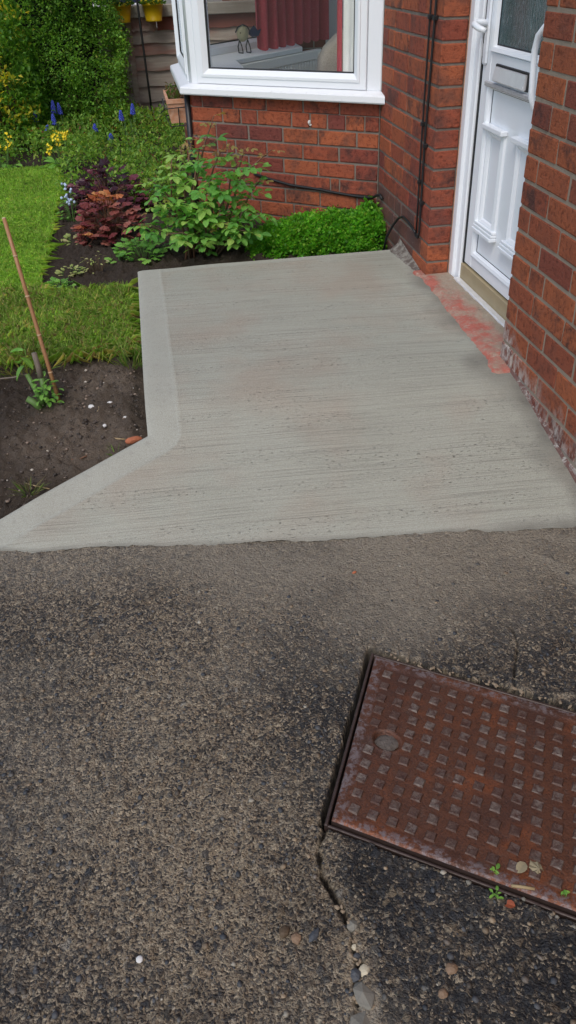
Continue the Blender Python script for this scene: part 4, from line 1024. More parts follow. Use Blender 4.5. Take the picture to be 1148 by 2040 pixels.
def blades(n, x0, x1, y0, y1, hgt, wid, pal, w, flat, seed, dens=None):
    g = np.random.default_rng(seed); x = g.uniform(x0, x1, n*2); y = g.uniform(y0, y1, n*2); ok = in_lawn(x, y)
    if dens is not None: ok &= g.random(n*2) < dens(x, y)
    x = x[ok][:n]; y = y[ok][:n]; n = len(x)
    z = soil_z(x, y)+.018; a = g.uniform(0, 6.28, n); h = hgt*g.uniform(.45, 1.25, n); lean = np.abs(g.normal(0, flat, n))
    dx, dy = np.cos(a)*lean, np.sin(a)*lean; px, py = -np.sin(a), np.cos(a); wd = wid*g.uniform(.6, 1.2, n)
    b = np.stack([x, y, z], -1); perp = np.stack([px, py, px*0], -1)*wd[:, None]*.5
    mid = b+np.stack([dx*h*.4, dy*h*.4, h*.55], -1); nrm = np.sqrt(np.maximum(.05, 1-np.minimum(lean, .97)**2))
    tip = b+np.stack([dx*h*1.15, dy*h*1.15, h*nrm], -1)
    V = np.stack([b-perp, b+perp, mid+perp*.8, tip, mid-perp*.8], 1).reshape(-1, 3); k = np.arange(n)[:, None]*5
    C = pick(g, n, pal, w); cl = vnoise(x*6, y*6, seed, 3)[:, None]; C = np.minimum(C*(.75+.5*cl), .85)
    return V, k+np.array([[0, 1, 2, 3, 4]]), np.repeat(C, 5, 0)
GP = [(.40, .68, .12), (.48, .76, .16), (.30, .54, .10), (.58, .74, .20), (.62, .60, .26)]
parts_ = [blades(52000, -2.35, -1.66, .4, 3.95, .030, .0034, GP, [4, 5, 2, 2, .4], 1.1, 1, lambda x, y: np.where(y < 1.25, .45, 1.0)),
          blades(14000, -3.6, -2.35, .4, 3.95, .036, .006, GP, [4, 5, 2, 2, .4], 1.1, 2),
          blades(17000, -2.0, -1.27,   .38, 1.25, .052, .0028, [(.42, .66, .15), (.54, .72, .22), (.28, .46, .10), (.68, .64, .32), (.48, .38, .22)], [4, 4, 3, 2.2, 1.2], 1.1, 3, lambda x, y: .3+.7*vnoise(x*7, y*7, 3, 3))]
V = []; F = []; C = []; k = 0
for v, f, c in parts_: V.append(v); F.append(f+k); C.append(c); k += len(v)
me = mesh_np('grass', np.concatenate(V), np.concatenate(F), M['grass'], False, {'col': ('FLOAT_COLOR', np.concatenate(C))}); struct(link('grass', me), 'stuff')

def tufts(name, label, n, c, r, hgt, pal, seed, lean=.6):
    g = np.random.default_rng(seed); a = g.uniform(0, 6.28, n); rr = r*np.sqrt(g.random(n)); P = np.stack([c[0]+rr*np.cos(a), c[1]+rr*np.sin(a), np.full(n, c[2])], -1)
    D = np.stack([np.cos(a)*lean, np.sin(a)*lean, np.ones(n)], -1)+g.normal(0, .25, (n, 3)); D[:, 2] = np.abs(D[:, 2])*.8+.15
    L = hgt*g.uniform(.6, 1.2, n)
    V, F, CC = cloud_mesh(P, D, L, np.full(n, .0045), pick(g, n, pal, [1]*len(pal)), seed, .1)
    o = link(name, mesh_np(name, V-np.array(c), F, M['grass'], False, {'col': ('FLOAT_COLOR', CC)}), None, c)
    tag(o, label, 'grass tuft'); return o
tufts('grass_tuft', 'loose grass tuft at the turf corner touching the concrete edge', 70, (-1.285, .40, .075), .035, .085, [(.11, .24, .03), (.18, .30, .05), (.24, .25, .08)], 4)
tufts('grass_tuft', 'small limp grass tuft on the soil near the front tip of the concrete', 45, (-1.605, -.355, .04), .022, .055, [(.10, .17, .03), (.16, .2, .05), (.2, .17, .08)], 5, 1.1)
tufts('grass_tuft', 'tiny grass shoot on the soil beside the orange brick chip', 12, (-1.345, -.21, .05), .012, .05, [(.2, .3, .06), (.16, .26, .05)], 6, .9)
tufts('grass_tuft', 'yellowing long grass clump behind the cut stems at the left edge', 130, (-1.69, .46, .08), .10, .12, [(.14, .26, .04), (.25, .27, .08), (.3, .25, .1)], 7, .7)

# --- hedge
hedge = thing('hedge', 'large dense dark green privet hedge along the boundary', 'hedge', (-2.2, 5.4, .1))
g = np.random.default_rng(21)
def hedge_surface(n):
    f = g.random(n); x = g.uniform(-3.4, -1.20, n); z = .12+1.75*g.random(n)
    edge_ = -1.225-.085*sstep(z, .72, .92)+.05*np.sin(z*9)-.06*(z < .4); 
    y = 4.98+.14*np.sin(x*5.1+z*2)+.10*np.sin(z*7.3+x*3)+(vnoise(x*4, z*4, 9, 3)-.5)*.42+.32*np.maximum(0, .55-z)
    return x, y, z, edge_
ncl = 2600; x, y, z, e_ = hedge_surface(ncl); dep = np.abs(g.normal(0, .10, ncl)); cen = np.stack([np.minimum(x, e_-.02), y+dep, z], -1)
side = g.random(ncl) < .10; cen[side, 0] = e_[side]; cen[side, 1] = y[side]+g.uniform(0, .7, side.sum())
tone = g.uniform(.7, 1.25, ncl)
per = 26; idx = np.repeat(np.arange(ncl), per); n = len(idx)
P = cen[idx]+g.normal(0, .032, (n, 3)); D = g.normal(0, .7, (n, 3))+np.array([.1, -.75, .45]); Ls = g.uniform(.016, .030, n)
C = pick(g, n, [(.17, .38, .06), (.25, .50, .08), (.11, .26, .05), (.35, .60, .11), (.42, .48, .12)], [4, 4, 3, 1.6, .25])*tone[idx][:, None]
cloud('foliage', P, D, Ls, Ls*.62, C, hedge, seed=3)
mb = MB(); mb.box((-3.5, 5.32, .1), (-1.42, 5.75, 1.85), .08); mb.build('inner_shade', M['core'], hedge)  # solid dark block, shade inside the hedge put into its colour
mb = MB()
for i in range(26):
    xx = R.uniform(-2.6, -1.3); p = Vector((xx, 5.2+R.uniform(-.1, .1), .08)); mb.tube([p, p+Vector((R.uniform(-.08, .08), R.uniform(-.12, .05), .22)), p+Vector((R.uniform(-.15, .15), R.uniform(-.15, .1), .5))], [.011, .009, .005], 6)
mb.build('trunk', M['stem'], hedge)
# --- golden shrub in front of the hedge
gold = thing('golden_shrub', 'yellow-variegated evergreen shrub at the left in front of the dark hedge', 'shrub', (-2.25, 4.75, .1))
g = np.random.default_rng(22); ncl = 330; a = g.uniform(0, 6.28, ncl); zz = g.random(ncl)
cen = np.stack([-2.17+.34*np.sqrt(1-.55*zz)*np.cos(a)*g.uniform(.75, 1, ncl), 4.76+.26*np.sin(a)*g.uniform(.75, 1, ncl), .22+.86*zz], -1)
per = 22; idx = np.repeat(np.arange(ncl), per); n = len(idx); P = cen[idx]+g.normal(0, .030, (n, 3)); D = g.normal(0, .6, (n, 3))+np.array([.1, -.6, .7]); Ls = g.uniform(.030, .052, n)
yel = g.random(ncl) < .30
C = np.where(yel[idx][:, None] & (g.random((n, 1)) < .7), pick(g, n, [(.78, .66, .07), (.62, .60, .07), (.85, .74, .2)], [3, 3, 1]), pick(g, n, [(.12, .28, .05), (.18, .40, .06), (.27, .46, .07)], [3, 3, 1]))
cloud('foliage', P, D, Ls, Ls*.5, C, gold, seed=4)
mb = MB()
for i in range(14):
    p = Vector((-2.28+R.uniform(-.12, .12), 4.82+R.uniform(-.08, .08), .08)); mb.tube([p, p+Vector((R.uniform(-.1, .1), R.uniform(-.1, .1), .4)), p+Vector((R.uniform(-.2, .2), R.uniform(-.16, .16), .8))], [.010, .008, .004], 6)
mb.build('stem', M['stem'], gold)

# --- low leafy ground cover under the hedge
g = np.random.default_rng(23); n = 23000; x = g.uniform(-2.5, -.80, n); y = g.uniform(2.45, 5.35, n)
ok = ~((x < -1.70) & (y < 3.95)) & (vnoise(x*5, y*5, 77, 3) > .33) & ~((x < -1.25) & (y < 2.95)) & ~((x > -.93) & (y < 2.6)) & ~((x > -.95) & (y < 3.5) & (g.random(n) < .75)); x, y = x[ok], y[ok]; n = len(x)
hh = .10+.16*vnoise(x*4, y*4, 78, 3)+.05*(y-3.3)/2; P = np.stack([x, y, .09+hh*g.uniform(.25, 1, n)], -1); D = g.normal(0, .7, (n, 3))+np.array([0, -.35, .6]); Ls = g.uniform(.018, .042, n)
C = pick(g, n, [(.14, .30, .05), (.22, .42, .07), (.33, .52, .09), (.45, .55, .13)], [3, 4, 2.4, 1])
C[(g.random(n) < .035)] = (.26, .11, .06)
cloud('ground_cover', P, D, Ls, Ls*.55, C, seed=5, kind='stuff')

# --- bright green mound by the pier
md = thing('green_mound_plant', 'bright green low mound of tiny leaves against the bay wall and pier', 'plant', (-.3, 1.5, .1))
g = np.random.default_rng(24); n = 17000
u = g.random(n)**.93; sx = -.69+.68*u; wl_ = A0.y+(-sx)*(UA.y/-UA.x)-.02           # bay wall line in front
fy = 1.385+.10*(1-u)+.025*np.sin(u*14)+(vnoise(u*9, u*0, 31, 3)-.5)*.07; by = np.minimum(wl_, fy+.30); th = g.random(n)*math.pi*.62
ht = (.095+.050*u)*(.72+.56*vnoise(u*8, u*0, 3, 3))*np.clip(u/.22, .25, 1)
lump = 1+.5*(vnoise(sx*15, th*3.0, 12, 3)-.5)*2*.8
dp = g.uniform(.80, 1.0, n)
y = by-(by-fy)*np.sin(np.pi/2-th*.9)*lump*dp*1.0; z = .09+ht*np.sin(np.minimum(th*1.0+.12, math.pi/2))*lump*dp
y = np.where(th > math.pi*.5, by-(by-fy)*.12*g.random(n), y)
stray = g.random(n) < .035; z = z+stray*g.uniform(0, .03, n); y = y-stray*g.uniform(0, .025, n)
P = np.stack([sx, y, z], -1)+g.normal(0, .007, (n, 3)); P[:, 0] = np.minimum(P[:, 0], -.012); D = g.normal(0, .6, (n, 3))+np.stack([np.zeros(n), -np.cos(th), np.sin(th)+.3], -1)
Ls = g.uniform(.010, .020, n); C = pick(g, n, [(.13, .42, .03), (.20, .54, .042), (.08, .27, .025), (.36, .62, .08)], [4, 4, 2, 1.5])*(.72+.56*vnoise(sx*13, z*22, 5, 3))[:, None]
cloud('foliage', P, D, Ls, Ls*.85, C, md, seed=6)
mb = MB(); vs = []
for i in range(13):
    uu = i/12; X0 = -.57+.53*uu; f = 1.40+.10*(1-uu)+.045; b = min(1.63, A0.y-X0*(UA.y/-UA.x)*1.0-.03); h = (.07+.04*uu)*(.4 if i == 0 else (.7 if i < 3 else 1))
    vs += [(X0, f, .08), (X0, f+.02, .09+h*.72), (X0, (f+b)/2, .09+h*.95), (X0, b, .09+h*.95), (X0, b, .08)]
mb.add(vs, [(i*5+k, (i+1)*5+k, (i+1)*5+k+1, i*5+k+1) for i in range(12) for k in range(4)]+[(0, 1, 2, 3, 4), (64, 63, 62, 61, 60)]); mb.build('stems', M['core'], md)  # dark core under the leaves, shade between them put into its colour

# --- rose bush
rose = thing('rose_bush', 'leafy rose bush with reddish young shoots beside the concrete path', 'rose bush', (-.93, 1.58, .09))
rr = random.Random(31); stems = MB(); shoots = MB(); tips = []
RL = [compound(.128, M['rose_leaf'], 5) for _ in range(4)]+[compound(.110, M['rose_leaf'], 3) for _ in range(2)]; RY = [compound(.085, M['rose_young'], 5) for _ in range(2)]
HEADS = [(-.80, 1.70, .72), (-.90, 1.74, .64), (-.66, 1.75, .56), (-.545, 1.62, .57), (-1.02, 1.62, .56), (-1.12, 1.56, .44), (-.74, 1.60, .50), (-.60, 1.68, .42), (-.97, 1.80, .58), (-.86, 1.55, .46), (-1.17, 1.64, .34), (-.68, 1.54, .33),
         (-.95, 1.50, .32), (-.80, 1.48, .26), (-1.08, 1.46, .26), (-.58, 1.58, .28), (-.88, 1.66, .60), (-.76, 1.68, .60), (-1.22, 1.58, .28), (-1.14, 1.72, .46), (-1.04, 1.50, .40), (-.70, 1.48, .24)]
cnt = 0
for hi, h in enumerate(HEADS):
    b = Vector((-.91+rr.uniform(-.10, .10), 1.60+rr.uniform(-.05, .05), .09)); h = Vector(h); m1 = b.lerp(h, .5)+Vector((rr.uniform(-.05, .05), rr.uniform(-.04, .04), .04))
    pts = [b, b.lerp(m1, .5)+Vector((rr.uniform(-.015, .015), 0, 0)), m1, m1.lerp(h, .5)+Vector((0, 0, .02)), h]
    (shoots if h.z > .52 else stems).tube(pts, [.0065, .006, .005, .0038, .0022], 6)
    nl = 14 if h.z > .3 else 12
    for i in range(nl):
        t = .28+.72*i/(nl-1); s = t*4; k = min(3, int(s)); p = pts[k].lerp(pts[k+1], s-k)
        a = i*2.4+rr.uniform(-.5, .5); dv = Vector((math.cos(a), math.sin(a)-.25, rr.uniform(-.25, .5)))
        young = (h.z > .52 and t > .86) or rr.random() < .05
        me = rr.choice(RY if young else RL); put('leaf', me, rose, p, dv, rr.uniform(.75, 1.1)*(.75 if young else 1), rr.uniform(-.4, .4)); cnt += 1
stems.build('stem', M['stem'], rose, True); shoots.build('stem', M['stem_red'], rose, True)

# --- heucheras
def heuchera(label, c, rx, ry, h, mats, n, size, seed):
    t = thing('heuchera', label, 'plant', (c[0], c[1], .085)); q = random.Random(seed)
    meshes = []
    for m_ in mats:
        l = []
        for _ in range(3): v, f = leaf_mesh('leaf', size, size*1.05, m_, curl=.5, lobes=6); l.append(mesh_np('leaf', v, f, m_, False))
        meshes.append(l)
    sm = MB()
    for i in range(n):
        a = q.uniform(0, 6.28); r = math.sqrt(q.random()); z = h*(1-.72*r*r)*q.uniform(.22, 1.08); p = Vector((c[0]+rx*r*math.cos(a), c[1]+ry*r*math.sin(a), .09+z))
        rel = (z/h)
        k = (min(len(mats)-1, int(len(mats)*(1-rel)*1.9)) if len(mats) > 1 else 0)
        if len(mats) > 1 and q.random() < .15: k = q.randrange(len(mats))
        dv = Vector((math.cos(a)*(.4+r), math.sin(a)*(.4+r)-.35, q.uniform(.0, .5)))
        put('leaf', q.choice(meshes[k]), t, p-dv.normalized()*size*.4, dv, q.uniform(.7, 1.15), q.uniform(-.5, .5))
        if i % 3 == 0: sm.tube([(c[0]+q.uniform(-.02, .02), c[1]+q.uniform(-.02, .02), .085), p.lerp(Vector((c[0], c[1], .2)), .5), p], [.003, .0025, .002], 5)
    sm.build('stem', M['stem_red'], t)
heuchera('dark purple ruffled heuchera behind the red one', (-1.385, 2.62), .27, .22, .28, [M['purple_leaf']], 210, .056, 41)
heuchera('red and orange heuchera with maroon lower leaves by the bed edge', (-1.375, 2.02), .185, .16, .27, [M['orange_leaf'], M['maroon_leaf'], M['maroon_leaf']], 150, .056, 42)

# --- small leafy clumps
def clump(name, label, c, r, h, n, mat, size, seed, lobes=5, stemmat='stem_green', up=.5):
    t = thing(name, label, 'plant', c); q = random.Random(seed); ms = []
    for _ in range(3): v, f = leaf_mesh('leaf', size, size*(.95 if lobes else .45), mat, curl=.35, lobes=lobes); ms.append(mesh_np('leaf', v, f, mat, False))
    sm = MB()
    for i in range(n):
        a = q.uniform(0, 6.28); rr_ = r*math.sqrt(q.random()); p = Vector((c[0]+rr_*math.cos(a), c[1]+rr_*math.sin(a), c[2]+h*q.uniform(.35, 1)*(1-.4*rr_/r)))
        dv = Vector((math.cos(a), math.sin(a)-.4, q.uniform(0, up))); put('leaf', q.choice(ms), t, p, dv, q.uniform(.7, 1.15), q.uniform(-.4, .4))
        sm.tube([(c[0]+(p.x-c[0])*.25, c[1]+(p.y-c[1])*.25, c[2]-.005), p], [.0022, .0014], 5)
    sm.build('stem', M[stemmat], t); return t
clump('leafy_clump', 'low soft green leafy plant at the far left corner of the concrete', (-1.21, 1.66, .09), .115, .12, 46, M['green_leaf'], .045, 51)
clump('leafy_clump', 'small green seedling clump between the red heuchera and the concrete corner', (-1.33, 1.62, .085), .05, .08, 18, M['green_leaf'], .034, 52)
clump('leafy_clump', 'yellow-green seedling clump on bare soil near the lawn corner', (-1.56, 1.50, .085), .06, .06, 26, M['pale_leaf'], .026, 53)
clump('leafy_clump', 'bluish green small rosette at the lawn corner', (-1.60, 1.30, .095), .055, .04, 22, M['green_leaf'], .030, 54)
clump('leafy_clump', 'tiny yellow-green seedling below the pale blue flowers', (-1.575, 2.02, .085), .05, .05, 12, M['pale_leaf'], .034, 55)
clump('wilted_plant', 'pale wilted plant with thin stems on the soil by the turf', (-1.44, 1.48, .085), .06, .14, 26, M['pale_leaf'], .020, 56, 0, 'stem')
# forget-me-not
t = clump('forget_me_not', 'thin green plant with pale blue flowers at the lawn edge', (-1.60, 2.45, .09), .06, .20, 30, M['green_leaf'], .035, 57, 0)
mb = MB()
for i in range(16): mb.blob((-1.60+R.uniform(-.045, .03), 2.42+R.uniform(-.05, .05), .24+R.uniform(-.05, .07)), .0085, .2, sub=1)
o = mb.build('flower', M['petal_pale'], t); o['kind'] = 'stuff'
# cowslips
def cowslip(label, c, seed, n=34, s=1.0):
    t = clump('cowslip', label, c, .10*s, .06, 24, M['green_leaf'], .085, seed, 0, 'stem_green', 1.1); q = random.Random(seed+1); sm = MB(); fm = MB()
    for i in range(9):
        p = Vector((c[0]+q.uniform(-.075, .075)*s, c[1]+q.uniform(-.05, .05), c[2]+q.uniform(.13, .235))); sm.tube([(c[0]+(p.x-c[0])*.3, c[1], c[2]), p], [.003, .0022], 5)
        for k in range(8):
            f = p+Vector((q.uniform(-.022, .022), q.uniform(-.022, .022), q.uniform(-.016, .018))); rad = q.uniform(.008, .013); ax = Vector((q.uniform(-1, 1), q.uniform(-1.2, .2), q.uniform(.1, 1))).normalized(); x = ax.orthogonal().normalized(); y = ax.cross(x)
            vs = [f-ax*.004]; 
            for j in range(10): a = j*math.pi/5; r_ = rad*(1 if j % 2 else .6); vs.append(f+(x*math.cos(a)+y*math.sin(a))*r_+ax*(.003 if j % 2 else 0))
            fm.add(vs, [(0, 1+j, 1+(j+1) % 10) for j in range(10)])
    sm.build('stem', M['stem_green'], t); o = fm.build('flower', M['petal_y'], t); o['kind'] = 'stuff'
cowslip('clump of yellow cowslips at the left end of the lawn edge', (-2.15, 3.98, .10), 61, s=1.1)
cowslip('clump of yellow cowslips in the middle between lawn and purple heuchera', (-1.735, 3.86, .10), 63)
# blue grape hyacinths
HY = [((-1.83, 4.75), .235, .085, 'tallest blue flower spike in front of the hedge, above the middle cowslips'),
      ((-1.80, 4.62), .170, .075, 'short blue flower spike just below the tallest one'),
      ((-1.745, 4.80), .215, .08, 'blue flower spike right of the tallest one'),
      ((-1.94, 4.70), .185, .07, 'leftmost blue flower spike beside long grassy leaves'),
      ((-1.88, 4.55), .135, .045, 'small blue flower tip left of the tallest spike'),
      ((-1.485, 4.30), .155, .05, 'blue flower spike low in the leaves left of the hanging planter'),
      ((-1.28, 4.45), .195, .07, 'blue flower spike leaning left, beside the black pole base'),
      ((-1.21, 4.50), .225, .075, 'blue flower spike nearest the terracotta planter'),
      ((-1.39, 4.05), .13, .045, 'small blue flower lowest in the bed above the purple heuchera')]
for i, ((x, y), h, L, lab) in enumerate(HY):
    t = thing('grape_hyacinth', lab, 'flower', (x, y, .09), 'blue flower spikes in the bed'); q = random.Random(70+i); lx = q.uniform(-.03, .03); h += .02
    mb = MB(); mb.tube([(x, y, .09), (x+lx*.5, y, .09+h*.6), (x+lx, y, .09+h+L*.9)], [.004, .0035, .002], 6); mb.build('stem', M['stem_green'], t)
    mb = MB(); nb = int(L*560)
    for k in range(nb):
        s = k/nb; a = k*2.4; r = .0155*(1-.75*s*s); mb.blob((x+lx*(.8+.2*s)+r*math.cos(a), y+r*math.sin(a), .09+h+L*s), (.0065*(1-.3*s),)*2+(.0085*(1-.3*s),), .15, q, 1)
    mb.build('flower_spike', M['petal_b'], t)
    mb = MB()
    for k in range(4): a = q.uniform(0, 6.28); d = Vector((math.cos(a), math.sin(a), 0)); p = Vector((x, y, .09)); w = Vector((-d.y, d.x, 0))*.006; hh = h*q.uniform(.8, 1.3); mb.add([p-w, p+w, p+d*.04+Vector((0, 0, hh*.7))+w, p+d*.10+Vector((0, 0, hh*.8)), p+d*.04+Vector((0, 0, hh*.7))-w], [(0, 1, 2, 4), (2, 3, 4)])
    mb.build('leaf', M['stem_green'], t)
# cut-back stems by the cane
sh_ = thing('pruned_shrub', 'cut back shrub stems with a few fresh green leaves on bare soil', 'shrub', (-1.60, .17, .075)); q = random.Random(81)
mb = MB(); mb.tube([(-1.580, .17, .07), (-1.583, .175, .13), (-1.588, .18, .17)], [.011, .0105, .0105], 10); mb.tube([(-1.598, .16, .07), (-1.612, .17, .13), (-1.632, .185, .185)], [.010, .009, .008], 10); mb.build('stem', M['stem_green'], sh_, True)
mb = MB(); mb.tube([(-1.588, .18, .170), (-1.589, .185, .205), (-1.594, .19, .258)], [.0108, .0098, .0088], 10); mb.build('stem', M['stem_grey'], sh_, True)
mb = MB(); mb.tube([(-1.605, .14, .07), (-1.625, .15, .095), (-1.645, .155, .108)], [.012, .012, .011], 10); mb.build('stump', M['stem_green'], sh_, True)
mb = MB(); mb.tube([(-1.632, .185, .185), (-1.68, .19, .176), (-1.76, .2, .172)], .0028, 6); mb.build('shoot', M['stem_grey'], sh_)
ms = []
for _ in range(3): v, f = leaf_mesh('leaf', .038, .024, M['green_leaf'], curl=.4); ms.append(mesh_np('leaf', v, f, M['green_leaf']))
for i in range(44): a = q.uniform(0, 6.28); r = q.uniform(.0, .05); put('leaf', q.choice(ms), sh_, (-1.580+r*math.cos(a), .16+r*math.sin(a)*.8, .08+q.uniform(0, .10)), (math.cos(a), math.sin(a)-.3, q.uniform(0, .8)), q.uniform(.4, .8), q.uniform(-.5, .5))
for i, (dx, dz, sc) in enumerate(((0, .06, 1.1), (-.02, .08, 1.0), (.02, .085, 1.0), (.005, .03, 1.2), (-.012, .04, .9))):
    a = 1.2*i; put('leaf', ms[i % 3], sh_, (-1.640+dx, .19, .185+dz), (math.cos(a), -.3, -.6 if i in (0, 3) else .4), sc*1.25, 0)
# bamboo cane
cane = thing('bamboo_cane', 'thin bamboo cane leaning left out of the bare soil', 'cane', (-1.54, .165, .06))
c0 = Vector((-1.539, .165, .04)); c1 = Vector((-1.611, .30, .675)); 
mb = MB(); mb.tube([c0.lerp(c1, t) for t in (0, .33, .66, 1)], [.0072, .0070, .0066, .0062], 12); mb.build('shaft', M['cane'], cane, True)
for t_ in (.22, .42, .62, .82): mb = MB(); mb.tube([c0.lerp(c1, t_-.004), c0.lerp(c1, t_), c0.lerp(c1, t_+.004)], [.0072, .0084, .0072], 12); mb.build('node', M['cane_node'], cane, True)
mb = MB(); mb.tube([c1, c1.lerp(c0, -.004)], [.0061, .0058], 12); mb.build('cut_end', M['cane_cut'], cane)

# ================================================================== FENCE, POTS, PLANTER, POLE
fen = thing('fence', 'low weathered grey-brown boarded fence behind the flower bed', 'fence', (-.6, 5.9, .09))
zs = [.08, .235, .36, .485, .61, .70, .795, .89]
for i, (a, b) in enumerate(zip(zs[:-1], zs[1:])):
    for (x0, x1) in ((-3.6, -1.16), (-1.155, .0)):
        if i == 6: segs = [(x0, x1)] if x0 < -2 else [(x0, -.905), (-.9, x1)]
        else: segs = [(x0, x1)]
        for (p, q_) in segs:
            n = 16; vs = []
            for k in range(n+1):
                xx = p+(q_-p)*k/n; w = .006*math.sin(k*1.7+i*2)+R.uniform(-.003, .003); vs += [(xx, 5.90, b+.012), (xx, 5.872, a+w-.006), (xx, 5.885, a+w-.008), (xx, 5.91, b+.012)]
            mb = MB(); mb.add(vs, [(k*4+j, (k+1)*4+j, (k+1)*4+j+1, k*4+j+1) for k in range(n) for j in range(3)]); mb.build('board', M['fencered'] if (i == 6 and p > -1) else M['fence'], fen)
for x in (-1.175, -2.95): mb = MB(); mb.box((x, 5.838, .06), (x+.05, 5.869, .885), .004); mb.build('batten', M['fence'], fen)
mb = MB(); mb.box((-3.6, 5.835, .892), (0, 5.925, .985), .006); mb.build('cap_rail', M['fencecap'], fen)
def pot(label, x, top, seed):
    t = thing('hanging_pot', label, 'plant pot', (x, 5.74, .875)); r0_ = .068; r1_ = .088; z0 = .868; z1 = top
    mb = MB(); mb.lathe([(0.001, z0), (r0_, z0), (r0_+.003, z0+.012), (r0_+.001, z0+.014), (r1_, z1-.02), (r1_+.004, z1-.02), (r1_+.004, z1), (r1_-.006, z1), (r1_-.01, z1-.03), (.001, z1-.03)], (x, 5.74, 0), 28); mb.build('pot', M['yellow'], t, True)
    mb = MB(); mb.tube([(x, 5.74+r1_-.004, z1-.01), (x, 5.838, z1+.02), (x, 5.93, z1), (x, 5.93, z1-.06)], .005, 6); mb.build('hook', M['blackmetal'], t)
    g = np.random.default_rng(seed); n = 420; a = g.uniform(0, 6.28, n); rr_ = (r1_+.02)*np.sqrt(g.random(n)); P = np.stack([x+rr_*np.cos(a), 5.74+rr_*np.sin(a), z1-.01+.08*g.random(n)*(1.3-rr_/r1_)], -1)
    D = np.stack([np.cos(a), np.sin(a), g.uniform(-.3, 1, n)], -1); Ls = g.uniform(.018, .032, n); cloud('foliage', P, D, Ls, Ls*.6, pick(g, n, [(.07, .17, .03), (.12, .26, .05)], [1, 1]), t, seed=seed)
    mb = MB(); q = random.Random(seed)
    for i in range(22): a_ = q.uniform(0, 6.28); mb.blob((x+.09*math.cos(a_), 5.74+.09*math.sin(a_), z1+q.uniform(-.006, .02)), (.011, .011, .006), .2, q, 1)
    o = mb.build('flower', M['petal_y'], t); o['kind'] = 'stuff'
pot('yellow hanging pot on the fence, right one, near the bay window', -.925, 1.005, 91)
pot('yellow hanging pot on the fence, left one, half hidden by the hedge', -1.195, 1.005, 92)
pole = thing('garden_pole', 'slim black metal pole standing in front of the fence', 'pole', (-1.035, 5.3, .08))
mb = MB(); mb.tube([(-1.035, 5.3, .05), (-1.045, 5.3, .55), (-1.055, 5.3, 1.02), (-1.058, 5.3, 1.5)], .0095, 10); mb.build('shaft', M['blackmetal'], pole, True)
mb = MB(); mb.tube([(-1.058, 5.3, 1.5), (-1.05, 5.3, 1.62), (-.98, 5.3, 1.68), (-.91, 5.3, 1.62), (-.90, 5.3, 1.56)], .007, 8); mb.build('hook', M['blackmetal'], pole, True)
# terracotta trough on a wire bracket
tr = thing('terracotta_trough', 'terracotta trough with sparse plants in a wire bracket at the bay corner', 'planter', (-.93, 2.7, .57))
def trough(x0, x1, y0, y1, z0, z1, tp):
    vs = []
    for (z, e) in ((z0, 0), (z1-.022, tp), (z1-.022, tp+.006), (z1, tp+.007), (z1, tp-.006), (z1-.04, tp-.008)):
        vs += [(x0-e, y0-e, z), (x1+e, y0-e, z), (x1+e, y1+e, z), (x0-e, y1+e, z)]
    return vs, [(k*4+i, k*4+(i+1) % 4, (k+1)*4+(i+1) % 4, (k+1)*4+i) for k in range(5) for i in range(4)]+[(3, 2, 1, 0), (20, 21, 22, 23)]
v, f = trough(-.975, -.888, 2.50, 2.86, .572, .694, .010); mb = MB(); mb.add(v, f); mb.build('pot', M['terracotta'], tr)
mb = MB(); mb.box((-.97, 2.51, .655), (-.893, 2.85, .672)); mb.build('compost', M['soil'], tr)
mb = MB(); 
mb.tube([(-.868, 2.47, .655), (-.93, 2.478, .652), (-.998, 2.482, .648), (-1.002, 2.6, .648), (-1.002, 2.88, .648)], .0032, 6); mb.tube([(-.93, 2.479, .652), (-.93, 2.485, .560), (-.93, 2.52, .556)], .003, 6)
mb.tube([(-.868, 2.49, .60), (-.90, 2.485, .56), (-.98, 2.486, .558), (-.99, 2.86, .558), (-.868, 2.87, .56)], .003, 6); mb.tube([(-1.002, 2.5, .648), (-1.03, 2.47, .630)], .003, 6)
mb.build('bracket', M['blackmetal'], tr)
g = np.random.default_rng(93); n = 260; P = np.stack([g.uniform(-.975, -.89, n), g.uniform(2.52, 2.86, n), .672+.055*g.random(n)**1.5], -1); D = g.normal(0, .5, (n, 3))+np.array([0, -.2, .9]); Ls = g.uniform(.015, .03, n)
cloud('foliage', P, D, Ls, Ls*.5, pick(g, n, [(.08, .17, .03), (.15, .22, .05), (.25, .16, .09), (.2, .11, .07)], [3, 2, 2, 2]), tr, seed=9)
# black upright added in the dark gap at the bay corner
dp = thing('corner_upright', 'black drainpipe tucked behind the planter at the bay corner', 'upright', (-.885, 2.375, .08))
mb = MB(); mb.tube([(-.882, 2.372, .05), (-.882, 2.372, .733)], .016, 14); mb.build('pipe', M['blackmetal'], dp, True)
# neighbouring house glimpsed over the fence
nb = thing('neighbour_house', 'pale grey neighbouring house wall with a white window beyond the fence', 'house', (-1.5, 9, 0))
mb = MB(); mb.box((-6, 9.0, -.1), (0, 9.3, 2.6)); mb.build('wall', M['greyrender'], nb)
mb = MB(); mb.ring((Vector((0, 8.995, 0)), Vector((1, 0, 0)), Vector((0, -1, 0)), Vector((0, 0, 1))), -1.55, -.80, .80, 2.0, [(0, 0), (0, .03), (.06, .03), (.07, .0)]); nw = mb.build('window', M['upvc'], nb)
mb = MB(); mb.box((-1.49, 8.985, .86), (-.86, 8.992, 1.94)); mb.build('pane', M['navy'], nw)

